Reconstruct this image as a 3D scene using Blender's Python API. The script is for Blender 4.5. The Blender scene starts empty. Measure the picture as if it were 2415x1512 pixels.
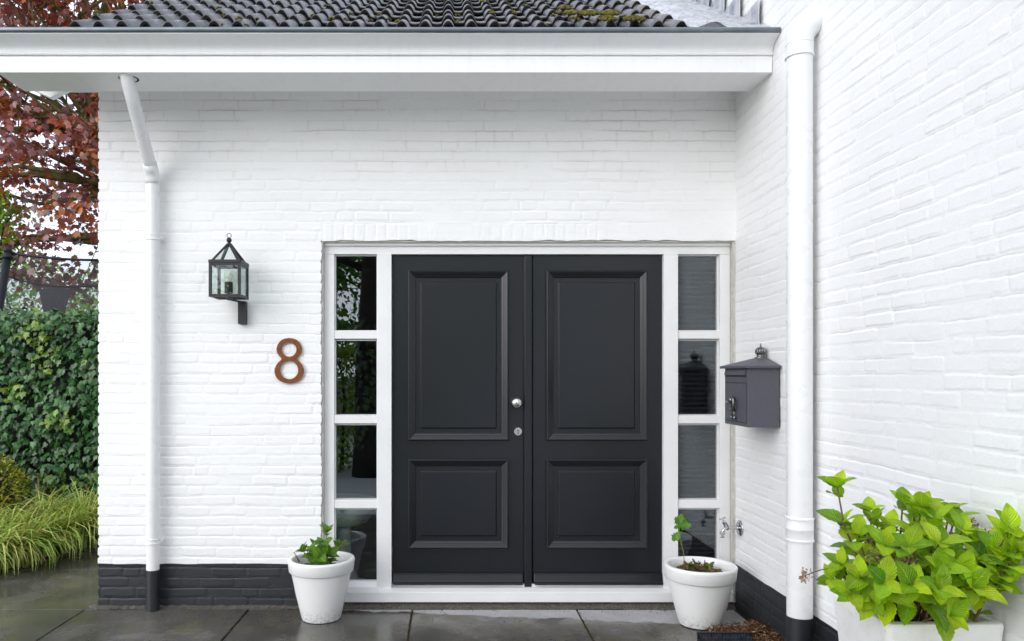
import bpy, bmesh, math, random
import numpy as np
from mathutils import Vector, Matrix
random.seed(7); RNG = np.random.default_rng(7)
R = math.radians
S = bpy.context.scene
COL = S.collection
# ------------------------------------------------------------------ camera, sky, sun, exposure
F = 1800.0; CY = -4.865; CZ = 1.48; VX = 1060.0; VYH = 885.0   # focal length in photo pixels (2414 wide), eye point
def at(x, y, Y):
    d = Y - CY
    return Vector(((x - VX) * d / F, Y, CZ - (y - VYH) * d / F))
cam = bpy.data.objects.new('camera', bpy.data.cameras.new('camera')); COL.objects.link(cam)
cam.location = (0, CY, CZ); cam.rotation_euler = (R(90), 0, 0)
cam.data.sensor_width = 36.0; cam.data.lens = 36.0 * F / 2414.0
cam.data.shift_x = (1207 - VX) / 2414.0; cam.data.shift_y = (VYH - 756) / 2414.0
cam.data.clip_start = 0.05; cam.data.clip_end = 2000
S.camera = cam
SUN_EL, SUN_AZ = 20, 222          # azimuth clockwise from +Y
W = bpy.data.worlds.new('World'); S.world = W; W.use_nodes = True
wn = W.node_tree.nodes; wl = W.node_tree.links
sky = wn.new('ShaderNodeTexSky'); sky.sky_type = 'NISHITA'; sky.sun_disc = False
sky.sun_elevation = R(SUN_EL); sky.sun_rotation = R(SUN_AZ); sky.air_density = 1.0; sky.dust_density = 5.0
hs = wn.new('ShaderNodeHueSaturation'); hs.inputs['Saturation'].default_value = 0.25
wl.new(sky.outputs[0], hs.inputs['Color'])
cl_ = wn.new('ShaderNodeMix'); cl_.data_type = 'RGBA'; cl_.inputs[0].default_value = 0.75      # an even grey cloud cover over the clear sky
cl_.inputs[7].default_value = (6.7, 7.25, 8.5, 1)
wl.new(hs.outputs[0], cl_.inputs[6]); wl.new(cl_.outputs[2], wn['Background'].inputs['Color']); wn['Background'].inputs['Strength'].default_value = 0.13
sl = bpy.data.lights.new('sun', 'SUN'); sl.energy = 1.1; sl.angle = R(95); sl.color = (1.0, 0.99, 0.985)
sun = bpy.data.objects.new('sun', sl); COL.objects.link(sun)
az = R(SUN_AZ); el = R(SUN_EL)
sdir = Vector((math.sin(az) * math.cos(el), math.cos(az) * math.cos(el), math.sin(el)))
sun.rotation_euler = sdir.to_track_quat('Z', 'Y').to_euler(); sun.location = (0, -8, 12)
S.view_settings.view_transform = 'Standard'; S.view_settings.look = 'None'
S.view_settings.exposure = 0.80; S.view_settings.gamma = 1.0; S.view_settings.use_curve_mapping = False
try:
    S.cycles.max_bounces = 10; S.cycles.diffuse_bounces = 5; S.cycles.transparent_max_bounces = 24
    S.cycles.caustics_reflective = False; S.cycles.caustics_refractive = False
except Exception: pass

# ------------------------------------------------------------------ helpers: materials
class NT:
    def __init__(s, name):
        s.m = bpy.data.materials.new(name); s.m.use_nodes = True
        s.n = s.m.node_tree.nodes; s.l = s.m.node_tree.links; s.b = s.n['Principled BSDF']; s.out = s.n['Material Output']
    def new(s, t, **kw):
        n = s.n.new(t)
        for k, v in kw.items():
            if k in n.inputs.keys() if isinstance(k, str) else False: n.inputs[k].default_value = v
            else: setattr(n, k, v)
        return n
    def coord(s, kind='Object'):
        return s.new('ShaderNodeTexCoord').outputs[kind]
    def noise(s, scale, detail=4, rough=0.55, co=None, dist=0.0):
        n = s.new('ShaderNodeTexNoise'); n.inputs['Scale'].default_value = scale; n.inputs['Detail'].default_value = detail
        n.inputs['Roughness'].default_value = rough; n.inputs['Distortion'].default_value = dist
        s.l.new(co if co is not None else s.coord(), n.inputs['Vector']); return n.outputs['Fac']
    def ramp(s, fac, stops):
        r = s.new('ShaderNodeValToRGB'); e = r.color_ramp.elements
        while len(e) < len(stops): e.new(0.5)
        for i, (p, c) in enumerate(stops):
            e[i].position = p; e[i].color = (c, c, c, 1) if isinstance(c, (int, float)) else (*c, 1)
        s.l.new(fac, r.inputs['Fac']); return r.outputs['Color']
    def mix(s, fac, a, b, mode='MIX'):
        n = s.new('ShaderNodeMix'); n.data_type = 'RGBA'; n.blend_type = mode
        for sock, v in ((n.inputs[0], fac), (n.inputs[6], a), (n.inputs[7], b)):
            if isinstance(v, bpy.types.NodeSocket): s.l.new(v, sock)
            elif isinstance(v, (int, float)): sock.default_value = v if sock == n.inputs[0] else (v, v, v, 1)
            else: sock.default_value = (*v, 1)
        return n.outputs[2]
    def math(s, op, a, b=0.0, clamp=False):
        n = s.new('ShaderNodeMath'); n.operation = op; n.use_clamp = clamp
        for sock, v in ((n.inputs[0], a), (n.inputs[1], b)):
            if isinstance(v, bpy.types.NodeSocket): s.l.new(v, sock)
            else: sock.default_value = v
        return n.outputs[0]
    def set(s, key, v):
        i = s.b.inputs[key]
        if isinstance(v, bpy.types.NodeSocket): s.l.new(v, i)
        elif isinstance(v, tuple): i.default_value = (*v, 1) if len(v) == 3 else v
        else: i.default_value = v
        return s
    def bump(s, h, strength=0.3, dist=0.01):
        b = s.new('ShaderNodeBump'); b.inputs['Strength'].default_value = strength; b.inputs['Distance'].default_value = dist
        s.l.new(h, b.inputs['Height']); s.l.new(b.outputs[0], s.b.inputs['Normal']); return s

def simple(name, col, rough=0.5, metal=0.0, var=0.12, scale=8.0, bump=0.0, bscale=120, spec=0.5):
    t = NT(name)
    n = t.noise(scale, 5)
    lo = tuple(c * (1 - var) for c in col); hi = tuple(min(1, c * (1 + var)) for c in col)
    t.set('Base Color', t.ramp(n, [(0.3, lo), (0.7, hi)])).set('Metallic', metal)
    t.set('Specular IOR Level', spec)
    n2 = t.noise(scale * 3, 3); dr_ = 0.015 if var < 0.05 else 0.06
    t.set('Roughness', t.ramp(n2, [(0.3, max(0.03, rough - dr_)), (0.7, min(1, rough + dr_))]))
    if bump: t.bump(t.noise(bscale, 4), bump, 0.004)
    return t.m

def brick_paint(name, c1, c2, rough, dirt):
    t = NT(name)
    co = t.coord()
    n = t.noise(2.3, 6, 0.6, co); base = t.ramp(n, [(0.3, c1), (0.7, c2)])
    d = t.ramp(t.noise(9.0, 8, 0.7, co), [(0.60, 0.0), (0.80, 1.0)])
    base = t.mix(t.math('MULTIPLY', d, 0.35), base, dirt)
    s = t.ramp(t.noise(70, 3, 0.5, co), [(0.745, 0.0), (0.77, 1.0)])
    base = t.mix(t.math('MULTIPLY', s, 0.3), base, dirt)
    at_ = t.new('ShaderNodeAttribute'); at_.attribute_name = 'col'
    sp_ = t.new('ShaderNodeSeparateColor'); t.l.new(at_.outputs['Color'], sp_.inputs[0])
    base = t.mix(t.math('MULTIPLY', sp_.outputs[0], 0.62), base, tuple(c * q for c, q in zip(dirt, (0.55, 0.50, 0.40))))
    t.set('Base Color', base).set('Roughness', rough)
    h = t.math('ADD', t.noise(170, 5, 0.6, co), t.math('MULTIPLY', t.noise(45, 4, 0.6, co), 1.2))
    t.bump(h, 0.32, 0.004)
    return t.m

def leaf_mat(name, rough=0.35, trans=0.35, tint=(1, 1, 1), spec=0.5, veins=False):
    t = NT(name)
    a = t.new('ShaderNodeAttribute'); a.attribute_name = 'col'
    c = a.outputs['Color']
    n = t.noise(30, 3)
    c = t.mix(0.35, c, t.mix(1.0, c, t.ramp(n, [(0.3, 0.55), (0.7, 1.4)]), 'MULTIPLY'))
    if veins:
        uv = t.new('ShaderNodeUVMap'); uv.uv_map = 'UVMap'
        sx = t.new('ShaderNodeSeparateXYZ'); t.l.new(uv.outputs[0], sx.inputs[0])
        ax = t.math('ABSOLUTE', sx.outputs[0])
        mid = t.math('LESS_THAN', ax, 0.05)
        ph = t.math('SUBTRACT', t.math('MULTIPLY', sx.outputs[1], 9.0), t.math('MULTIPLY', ax, 3.4))
        fr = t.math('FRACT', ph)
        tri = t.math('ABSOLUTE', t.math('SUBTRACT', fr, 0.5))
        v = t.math('LESS_THAN', tri, 0.08)
        vm = t.math('MAXIMUM', mid, t.math('MULTIPLY', v, 0.6))
        c = t.mix(t.math('MULTIPLY', vm, 0.55), c, (0.55, 0.70, 0.16))
        hh = t.math('ADD', t.math('MULTIPLY', tri, 1.6), t.math('MULTIPLY', t.noise(160, 3), 0.5))
        t.bump(hh, 0.75, 0.006)
    t.set('Base Color', c).set('Roughness', rough).set('Specular IOR Level', spec)
    if trans > 0:
        tr = t.new('ShaderNodeBsdfTranslucent')
        tc = t.mix(1.0, c, tint, 'MULTIPLY'); t.l.new(tc, tr.inputs['Color'])
        mx = t.new('ShaderNodeMixShader'); mx.inputs[0].default_value = trans
        t.l.new(t.b.outputs[0], mx.inputs[1]); t.l.new(tr.outputs[0], mx.inputs[2]); t.l.new(mx.outputs[0], t.out.inputs[0])
    return t.m

def glass_mat(name, ior=1.5, tint=0.92):
    t = NT(name)
    gl = t.new('ShaderNodeBsdfGlossy'); gl.inputs['Roughness'].default_value = 0.0; gl.inputs['Color'].default_value = (0.84, 0.91, 1.0, 1)
    tp = t.new('ShaderNodeBsdfTransparent'); tp.inputs['Color'].default_value = (tint * 0.97, tint, tint * 0.98, 1)
    fr = t.new('ShaderNodeFresnel'); gm_ = t.new('ShaderNodeNewGeometry')
    t.l.new(t.math('ADD', ior, t.math('MULTIPLY', gm_.outputs['Backfacing'], 1.0 / ior - ior)), fr.inputs['IOR'])
    mx = t.new('ShaderNodeMixShader')
    t.l.new(fr.outputs[0], mx.inputs[0]); t.l.new(tp.outputs[0], mx.inputs[1]); t.l.new(gl.outputs[0], mx.inputs[2])
    t.l.new(mx.outputs[0], t.out.inputs[0]); t.n.remove(t.b)
    return t.m

M = {}
M['wall'] = brick_paint('white_painted_brick', (0.845, 0.845, 0.84), (0.88, 0.88, 0.88), 0.5, (0.60, 0.58, 0.50))
M['plinth'] = brick_paint('charcoal_painted_brick', (0.014, 0.0155, 0.020), (0.022, 0.0235, 0.028), 0.5, (0.055, 0.053, 0.05))
t = NT('white_trim_paint'); co = t.coord(); mp = t.new('ShaderNodeMapping'); mp.inputs['Scale'].default_value = (9, 2, 0.9); t.l.new(co, mp.inputs[0])
b = t.mix(t.math('MULTIPLY', t.ramp(t.noise(3, 6, 0.7, mp.outputs[0]), [(0.5, 0.0), (0.75, 1.0)]), 0.20), (0.89, 0.89, 0.89), (0.62, 0.63, 0.60))
b = t.mix(t.math('MULTIPLY', t.ramp(t.noise(60, 3, 0.5, co), [(0.74, 0.0), (0.76, 1.0)]), 0.4), b, (0.4, 0.39, 0.36))
t.set('Base Color', b).set('Roughness', 0.36).bump(t.noise(30, 4, 0.6, co), 0.06, 0.004); M['trim'] = t.m
M['frame'] = simple('white_frame_paint', (0.80, 0.80, 0.80), 0.35, 0, 0.03, 5.0, 0.05, 90)
M['sealant'] = simple('grey_sealant', (0.52, 0.50, 0.46), 0.8, 0, 0.15, 25, 0.3)
M['pvc'] = simple('white_pipe_plastic', (0.82, 0.82, 0.82), 0.28, 0, 0.02, 4.0)
M['pipeblack'] = simple('charcoal_pipe_paint', (0.016, 0.0175, 0.021), 0.45, 0, 0.15, 10, 0.15)
M['zinc'] = simple('zinc', (0.16, 0.19, 0.21), 0.35, 0.7, 0.25, 6.0)
t = NT('anthracite_door_paint'); co = t.coord(); mp = t.new('ShaderNodeMapping'); mp.inputs['Scale'].default_value = (30, 30, 2.5); t.l.new(co, mp.inputs[0])
gr_ = t.noise(6, 4, 0.6, mp.outputs[0])
t.set('Base Color', t.ramp(gr_, [(0.3, (0.0056, 0.0070, 0.0108)), (0.7, (0.0066, 0.0082, 0.0124))])).set('Roughness', t.ramp(gr_, [(0.3, 0.28), (0.7, 0.31)])).bump(gr_, 0.03, 0.002); M['door'] = t.m
M['steel'] = simple('brushed_steel', (0.62, 0.61, 0.58), 0.22, 1.0, 0.05, 20)
M['chrome'] = simple('chrome', (0.50, 0.51, 0.53), 0.12, 1.0, 0.04, 20)
M['blackmetal'] = simple('black_lantern_metal', (0.009, 0.010, 0.012), 0.42, 0, 0.3, 30, 0.2, 200)
M['mailgrey'] = simple('grey_textured_metal', (0.085, 0.085, 0.105), 0.5, 0.0, 0.05, 40, 0.35, 500)
M['pewter'] = simple('pewter', (0.20, 0.20, 0.20), 0.3, 0.9, 0.4, 60)
M['darkslot'] = simple('dark_slot', (0.006, 0.006, 0.007), 0.8)
M['soil'] = simple('dark_soil', (0.025, 0.018, 0.012), 0.95, 0, 0.5, 40, 1.0, 60)
M['bulb'] = simple('frosted_bulb_glass', (0.72, 0.75, 0.68), 0.2, 0, 0.03)
M['greyplastic'] = simple('grey_plastic', (0.42, 0.41, 0.39), 0.5, 0, 0.08)
M['blackplastic'] = simple('black_plastic', (0.014, 0.015, 0.018), 0.32, 0, 0.2, 30)
M['bristle'] = simple('black_bristle', (0.06, 0.07, 0.085), 0.35, 0, 0.4, 40)
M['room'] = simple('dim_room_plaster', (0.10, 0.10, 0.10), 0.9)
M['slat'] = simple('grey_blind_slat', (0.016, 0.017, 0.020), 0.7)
M['tulip'] = simple('white_lacquer', (0.62, 0.68, 0.66), 0.3)
M['glass'] = glass_mat('window_glass', 1.84, 0.86)
M['lampglass'] = glass_mat('lantern_glass', 1.42, 0.955)
M['bark'] = simple('mossy_bark', (0.13, 0.125, 0.035), 0.9, 0, 0.6, 9, 0.8, 30)
M['darkbark'] = simple('dark_bark', (0.035, 0.028, 0.022), 0.95, 0, 0.5, 6, 1.0, 20)
M['stem'] = simple('woody_stem', (0.16, 0.095, 0.05), 0.7, 0, 0.3, 40)
M['greenstem'] = simple('green_stem', (0.20, 0.22, 0.06), 0.6, 0, 0.3, 40)
M['dried'] = leaf_mat('dried_petal', 0.8, 0.2, (1, 0.9, 0.8), 0.2)
M['maple'] = leaf_mat('copper_maple_leaf', 0.23, 0.36, (2.2, 1.1, 0.6), 0.7)
M['ivy'] = leaf_mat('ivy_leaf', 0.29, 0.12, (1.2, 1.3, 0.6), 0.5)
M['treeleaf'] = leaf_mat('green_tree_leaf', 0.5, 0.5, (1.3, 1.4, 0.7), 0.4)
M['sedge'] = leaf_mat('sedge_blade', 0.42, 0.3, (1.2, 1.2, 0.7), 0.5)
M['yew'] = leaf_mat('yew_needle', 0.5, 0.25, (1.2, 1.2, 0.6), 0.4)
M['hydrangea'] = leaf_mat('hydrangea_leaf', 0.36, 0.38, (1.35, 1.35, 0.5), 0.5, True)
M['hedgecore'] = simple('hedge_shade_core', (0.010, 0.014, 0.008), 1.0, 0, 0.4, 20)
M['foam'] = simple('black_foam_sleeve', (0.006, 0.008, 0.012), 0.55, 0, 0.3, 20, 0.2, 60, 0.3)
# rust
t = NT('rusted_steel'); co = t.coord()
t.set('Base Color', t.ramp(t.noise(38, 6, 0.7, co), [(0.25, (0.085, 0.026, 0.008)), (0.5, (0.185, 0.060, 0.013)), (0.75, (0.26, 0.092, 0.023))]))
t.set('Roughness', 0.8).bump(t.noise(200, 4, 0.6, co), 0.3, 0.002); M['rust'] = t.m
# pot
def pot_mat(name, speck):
    t = NT(name); co = t.coord()
    base = t.ramp(t.noise(5, 5, 0.6, co), [(0.3, (0.85, 0.846, 0.838)), (0.7, (0.89, 0.888, 0.882))])
    sp = t.ramp(t.noise(150, 2, 0.5, co), [(speck, 0.0), (speck + 0.03, 1.0)])
    base = t.mix(t.math('MULTIPLY', sp, 0.45), base, (0.25, 0.23, 0.20))
    sx = t.new('ShaderNodeSeparateXYZ'); t.l.new(co, sx.inputs[0])
    low = t.math('SUBTRACT', 0.80, t.math('MULTIPLY', sx.outputs[2], 9.0), True)
    dd = t.math('MULTIPLY', low, t.ramp(t.noise(60, 6, 0.8, co), [(0.48, 0.0), (0.62, 1.0)]))
    base = t.mix(dd, base, (0.22, 0.21, 0.20))
    t.set('Base Color', base).set('Roughness', 0.42).bump(t.noise(90, 4, 0.6, co), 0.08, 0.003); return t.m
M['pot'] = pot_mat('white_plastic_pot', 0.80); M['pot2'] = pot_mat('speckled_white_pot', 0.70)
t = NT('pale_concrete'); co = t.coord()
b = t.ramp(t.noise(6, 7, 0.65, co), [(0.3, (0.72, 0.705, 0.66)), (0.55, (0.84, 0.835, 0.81)), (0.75, (0.87, 0.865, 0.85))])
b = t.mix(t.math('MULTIPLY', t.ramp(t.noise(55, 5, 0.7, co), [(0.62, 0.0), (0.7, 1.0)]), 0.5), b, (0.30, 0.27, 0.20))
t.set('Base Color', b).set('Roughness', 0.6).bump(t.noise(60, 5, 0.6, co), 0.25, 0.004); M['concrete'] = t.m
# roof tile, wet
t = NT('wet_dark_roof_tile'); co = t.coord()
a = t.new('ShaderNodeAttribute'); a.attribute_name = 'col'
b = t.mix(1.0, a.outputs['Color'], t.ramp(t.noise(14, 6, 0.7, co), [(0.3, 0.55), (0.7, 1.45)]), 'MULTIPLY')
lich = t.ramp(t.noise(24, 5, 0.75, co), [(0.60, 0.0), (0.66, 1.0)])
b = t.mix(t.math('MULTIPLY', lich, 0.45), b, (0.15, 0.145, 0.125))
ms = t.ramp(t.noise(7.5, 6, 0.75, co), [(0.62, 0.0), (0.68, 1.0)])
b = t.mix(t.math('MULTIPLY', ms, 0.8), b, (0.10, 0.085, 0.02))
t.set('Base Color', b)
wet = t.ramp(t.noise(10, 5, 0.6, co), [(0.35, 0.14), (0.7, 0.42)])
t.set('Specular IOR Level', 0.8).set('Roughness', t.mix(lich, wet, 0.8)).bump(t.noise(110, 5, 0.7, co), 0.45, 0.006); M['tile'] = t.m
M['tile_end'] = simple('rough_shaded_tile_edge', (0.014, 0.0135, 0.013), 0.95, 0, 0.5, 30, 0.5, 80, 0.15)  # near-black ends: wet concrete, with the shade on them put into the colour
t = NT('weathered_lead'); co = t.coord()
mp = t.new('ShaderNodeMapping'); mp.inputs['Scale'].default_value = (6, 3, 1.2); t.l.new(co, mp.inputs[0])
b = t.ramp(t.noise(4, 7, 0.7, mp.outputs[0], 0.6), [(0.30, (0.13, 0.145, 0.17)), (0.46, (0.36, 0.375, 0.41)), (0.60, (0.56, 0.565, 0.57)), (0.74, (0.40, 0.36, 0.28))])
t.set('Base Color', b).set('Roughness', 0.38).set('Metallic', 0.25).bump(t.noise(14, 4, 0.6, co), 0.5, 0.02); M['lead'] = t.m
t = NT('roof_moss'); co = t.coord()
b = t.ramp(t.noise(60, 5, 0.7, co), [(0.3, (0.035, 0.03, 0.006)), (0.5, (0.14, 0.12, 0.012)), (0.7, (0.30, 0.26, 0.03))])
t.set('Base Color', b).set('Roughness', 0.95).bump(t.noise(200, 4, 0.7, co), 1.0, 0.01); M['moss'] = t.m
# wet paving
t = NT('wet_concrete_slab'); co = t.coord()
sx = t.new('ShaderNodeSeparateXYZ'); t.l.new(co, sx.inputs[0])
n1 = t.noise(5.0, 5, 0.6, co); n2 = t.noise(1.3, 3, 0.5, co)
# rain has not reached the strip under the eaves: dry where  y + 0.16 + 0.115*(x) + wobble > 0   and  x > -1
e = t.math('ADD', sx.outputs[1], t.math('MULTIPLY', sx.outputs[0], 0.125))
e = t.math('ADD', e, 0.150)
e = t.math('ADD', e, t.math('MULTIPLY', t.math('SUBTRACT', n1, 0.5), 0.20))
e2 = t.math('MULTIPLY', t.math('ADD', sx.outputs[0], 1.15), 3.0)
e = t.math('MINIMUM', e, e2)
e3 = t.math('MULTIPLY', t.math('SUBTRACT', 0.3, sx.outputs[1]), 2.0)
e = t.math('MINIMUM', e, e3)
dry = t.ramp(e, [(0.0, 0.0), (0.025, 1.0)])
grain = t.ramp(t.noise(130, 4, 0.7, co), [(0.3, 0.72), (0.7, 1.3)])
wetc = t.ramp(n2, [(0.32, (0.046, 0.043, 0.036)), (0.52, (0.085, 0.080, 0.069)), (0.68, (0.150, 0.142, 0.126))])
alg = t.ramp(t.noise(3.1, 7, 0.75, co), [(0.52, 0.0), (0.66, 1.0)])
wetc = t.mix(t.math('MULTIPLY', alg, 0.75), wetc, (0.115, 0.103, 0.040))
dryc = t.ramp(t.noise(4.5, 6, 0.7, co), [(0.3, (0.33, 0.322, 0.332)), (0.7, (0.45, 0.438, 0.450))])
c = t.mix(dry, wetc, dryc); c = t.mix(1.0, c, grain, 'MULTIPLY')
spk = t.ramp(t.noise(38, 3, 0.6, co), [(0.70, 0.0), (0.73, 1.0)])
c = t.mix(t.math('MULTIPLY', spk, 0.5), c, (0.25, 0.26, 0.23))
pit = t.ramp(t.noise(75, 2, 0.5, co), [(0.26, 1.0), (0.30, 0.0)])
c = t.mix(t.math('MULTIPLY', pit, 0.6), c, (0.02, 0.018, 0.015))
t.set('Base Color', c)
wr = t.ramp(t.noise(2.2, 5, 0.65, co), [(0.34, 0.05), (0.5, 0.16), (0.64, 0.50)])
t.set('Roughness', t.mix(dry, wr, 0.62)).set('Specular IOR Level', 0.5)
t.bump(t.math('ADD', t.noise(140, 4, 0.6, co), t.math('MULTIPLY', t.noise(6, 3, 0.5, co), 1.5)), 0.10, 0.004); M['slab'] = t.m
t = NT('ground_dirt'); co = t.coord()
b = t.ramp(t.noise(18, 7, 0.75, co), [(0.3, (0.020, 0.020, 0.009)), (0.55, (0.045, 0.045, 0.020)), (0.75, (0.05, 0.075, 0.020))])
t.set('Base Color', b).set('Roughness', 0.9).bump(t.noise(60, 5, 0.7, co), 0.8, 0.02); M['dirt'] = t.m
t = NT('damp_sand'); co = t.coord()
b = t.ramp(t.noise(90, 6, 0.8, co), [(0.35, (0.030, 0.026, 0.022)), (0.5, (0.085, 0.074, 0.063)), (0.65, (0.17, 0.155, 0.138))])
t.set('Base Color', b).set('Roughness', 0.9).bump(t.noise(180, 5, 0.7, co), 0.9, 0.006); M['sand'] = t.m
M['chip'] = leaf_mat('bark_chip', 0.85, 0.0, (1, 1, 1), 0.3)
# netting
t = NT('trampoline_netting'); tp = t.new('ShaderNodeBsdfTransparent'); mx = t.new('ShaderNodeMixShader'); mx.inputs[0].default_value = 0.32
t.set('Base Color', (0.055, 0.064, 0.070)).set('Roughness', 0.8)
t.l.new(tp.outputs[0], mx.inputs[1]); t.l.new(t.b.outputs[0], mx.inputs[2]); t.l.new(mx.outputs[0], t.out.inputs[0]); M['net'] = t.m

# ------------------------------------------------------------------ helpers: objects and meshes
def prop(o, label=None, cat=None, group=None, kind=None):
    if label: o['label'] = label
    if cat: o['category'] = cat
    if group: o['group'] = group
    if kind: o['kind'] = kind
    return o
def thing(name, label, cat, loc=(0, 0, 0), group=None):
    o = bpy.data.objects.new(name, None); COL.objects.link(o); o.location = loc; o.empty_display_size = 0.1
    return prop(o, label, cat, group)
def link(name, me, mat, parent=None, smooth=False, bevel=0.0, seg=2):
    o = bpy.data.objects.new(name, me); COL.objects.link(o)
    if mat: me.materials.append(mat)
    if smooth: me.polygons.foreach_set('use_smooth', [True] * len(me.polygons))
    if bevel:
        b = o.modifiers.new('bevel', 'BEVEL'); b.width = bevel; b.segments = seg; b.limit_method = 'ANGLE'; b.angle_limit = R(40)
    if parent is not None:
        o.parent = parent                       # geometry is written in world coordinates
        top = Vector((0, 0, 0)); p = parent
        while p is not None: top += Vector(p.location); p = p.parent
        o.location = -top
    return o
class MB:
    def __init__(s): s.v = []; s.f = []
    def add(s, vs, fs):
        n = len(s.v); s.v += [tuple(p) for p in vs]; s.f += [tuple(i + n for i in f) for f in fs]; return s
    def box(s, a, b):
        (x0, y0, z0), (x1, y1, z1) = a, b
        return s.add([(x0, y0, z0), (x1, y0, z0), (x1, y1, z0), (x0, y1, z0), (x0, y0, z1), (x1, y0, z1), (x1, y1, z1), (x0, y1, z1)],
                     [(0, 3, 2, 1), (4, 5, 6, 7), (0, 1, 5, 4), (1, 2, 6, 5), (2, 3, 7, 6), (3, 0, 4, 7)])
    def obox(s, p, q, w, h, up=(0, 0, 1)):
        p = Vector(p); q = Vector(q); d = (q - p).normalized(); u = Vector(up); sd = d.cross(u).normalized(); u = sd.cross(d)
        vs = [c + sd * a * w / 2 + u * b * h / 2 for c in (p, q) for a, b in ((-1, -1), (1, -1), (1, 1), (-1, 1))]
        return s.add(vs, [(0, 3, 2, 1), (4, 5, 6, 7), (0, 1, 5, 4), (1, 2, 6, 5), (2, 3, 7, 6), (3, 0, 4, 7)])
    def tube(s, pts, rad, n=12, cap=True):
        pts = [Vector(p) for p in pts]; m = len(pts); rad = rad if isinstance(rad, (list, tuple)) else [rad] * m
        ref = None; rings = []
        for i, p in enumerate(pts):
            d = (pts[min(i + 1, m - 1)] - pts[max(i - 1, 0)]).normalized()
            if ref is None: ref = d.orthogonal().normalized()
            ref = (ref - d * ref.dot(d)); ref = ref.normalized() if ref.length > 1e-6 else d.orthogonal().normalized()
            sd = d.cross(ref)
            rings.append([p + (ref * math.cos(2 * math.pi * k / n) + sd * math.sin(2 * math.pi * k / n)) * rad[i] for k in range(n)])
        vs = [v for r in rings for v in r]
        fs = [(i * n + k, i * n + (k + 1) % n, (i + 1) * n + (k + 1) % n, (i + 1) * n + k) for i in range(m - 1) for k in range(n)]
        if cap: fs += [tuple(reversed(range(n))), tuple((m - 1) * n + k for k in range(n))]
        return s.add(vs, fs)
    def lathe(s, c, prof, n=48, axis='Z', closed=False):
        c = Vector(c); vs = []; m = len(prof)
        for r, h in prof:
            for k in range(n):
                a = 2 * math.pi * k / n
                if axis == 'Z': vs.append(c + Vector((r * math.cos(a), r * math.sin(a), h)))
                elif axis == 'Y': vs.append(c + Vector((r * math.cos(a), -h, r * math.sin(a))))   # h towards -Y
                else: vs.append(c + Vector((-h, r * math.cos(a), r * math.sin(a))))               # h towards -X
        rng = m if closed else m - 1
        fs = [(i * n + k, i * n + (k + 1) % n, ((i + 1) % m) * n + (k + 1) % n, ((i + 1) % m) * n + k) for i in range(rng) for k in range(n)]
        if not closed:
            if prof[0][0] > 1e-5: fs.append(tuple(reversed(range(n))))
            if prof[-1][0] > 1e-5: fs.append(tuple((m - 1) * n + k for k in range(n)))
        return s.add(vs, fs)
    def ball(s, c, r, n=16, sc=(1, 1, 1)):
        c = Vector(c); vs = [c + Vector((0, 0, -r * sc[2]))]; k2 = n // 2
        for i in range(1, k2):
            a = math.pi * i / k2 - math.pi / 2
            for k in range(n):
                b = 2 * math.pi * k / n
                vs.append(c + Vector((r * math.cos(a) * math.cos(b) * sc[0], r * math.cos(a) * math.sin(b) * sc[1], r * math.sin(a) * sc[2])))
        vs.append(c + Vector((0, 0, r * sc[2]))); L = len(vs) - 1
        fs = [(0, 1 + (k + 1) % n, 1 + k) for k in range(n)]
        fs += [(1 + i * n + k, 1 + i * n + (k + 1) % n, 1 + (i + 1) * n + (k + 1) % n, 1 + (i + 1) * n + k) for i in range(k2 - 2) for k in range(n)]
        b0 = 1 + (k2 - 2) * n
        fs += [(b0 + k, b0 + (k + 1) % n, L) for k in range(n)]
        return s.add(vs, fs)
    def prism(s, poly, axis, a, b):          # polygon in the two other axes, extruded along axis
        def mk(p, t):
            return {'X': (t, p[0], p[1]), 'Y': (p[0], t, p[1]), 'Z': (p[0], p[1], t)}[axis]
        n = len(poly); vs = [mk(p, a) for p in poly] + [mk(p, b) for p in poly]
        fs = [tuple(range(n)), tuple(reversed(range(n, 2 * n)))] + [(i, n + i, n + (i + 1) % n, (i + 1) % n) for i in range(n)]
        return s.add(vs, fs)
    def rectsweep(s, x0, z0, x1, z1, y, prof, fill=True):  # mitred moulding, prof = (inset, out)
        n = len(s.v); rings = []
        for i, o in prof:
            rings.append([(x0 + i, y - o, z0 + i), (x1 - i, y - o, z0 + i), (x1 - i, y - o, z1 - i), (x0 + i, y - o, z1 - i)])
        vs = [v for r in rings for v in r]; fs = []
        for i in range(len(prof) - 1):
            for k in range(4): fs.append((i * 4 + k, i * 4 + (k + 1) % 4, (i + 1) * 4 + (k + 1) % 4, (i + 1) * 4 + k))
        if fill: L = (len(prof) - 1) * 4; fs.append((L, L + 1, L + 2, L + 3))
        return s.add(vs, fs)
    def mesh(s, name):
        me = bpy.data.meshes.new(name); me.from_pydata(s.v, [], s.f); me.update()
        bm = bmesh.new(); bm.from_mesh(me); bmesh.ops.recalc_face_normals(bm, faces=bm.faces); bm.to_mesh(me); bm.free(); return me
    def build(s, name, mat, parent=None, smooth=False, bevel=0.0, seg=2):
        return link(name, s.mesh(name), mat, parent, smooth, bevel, seg)
def auto(o, ang=40):
    me = o.data; me.polygons.foreach_set('use_smooth', [True] * len(me.polygons))
    try: me.set_sharp_from_angle(angle=R(ang))
    except Exception: pass
    return o
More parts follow.
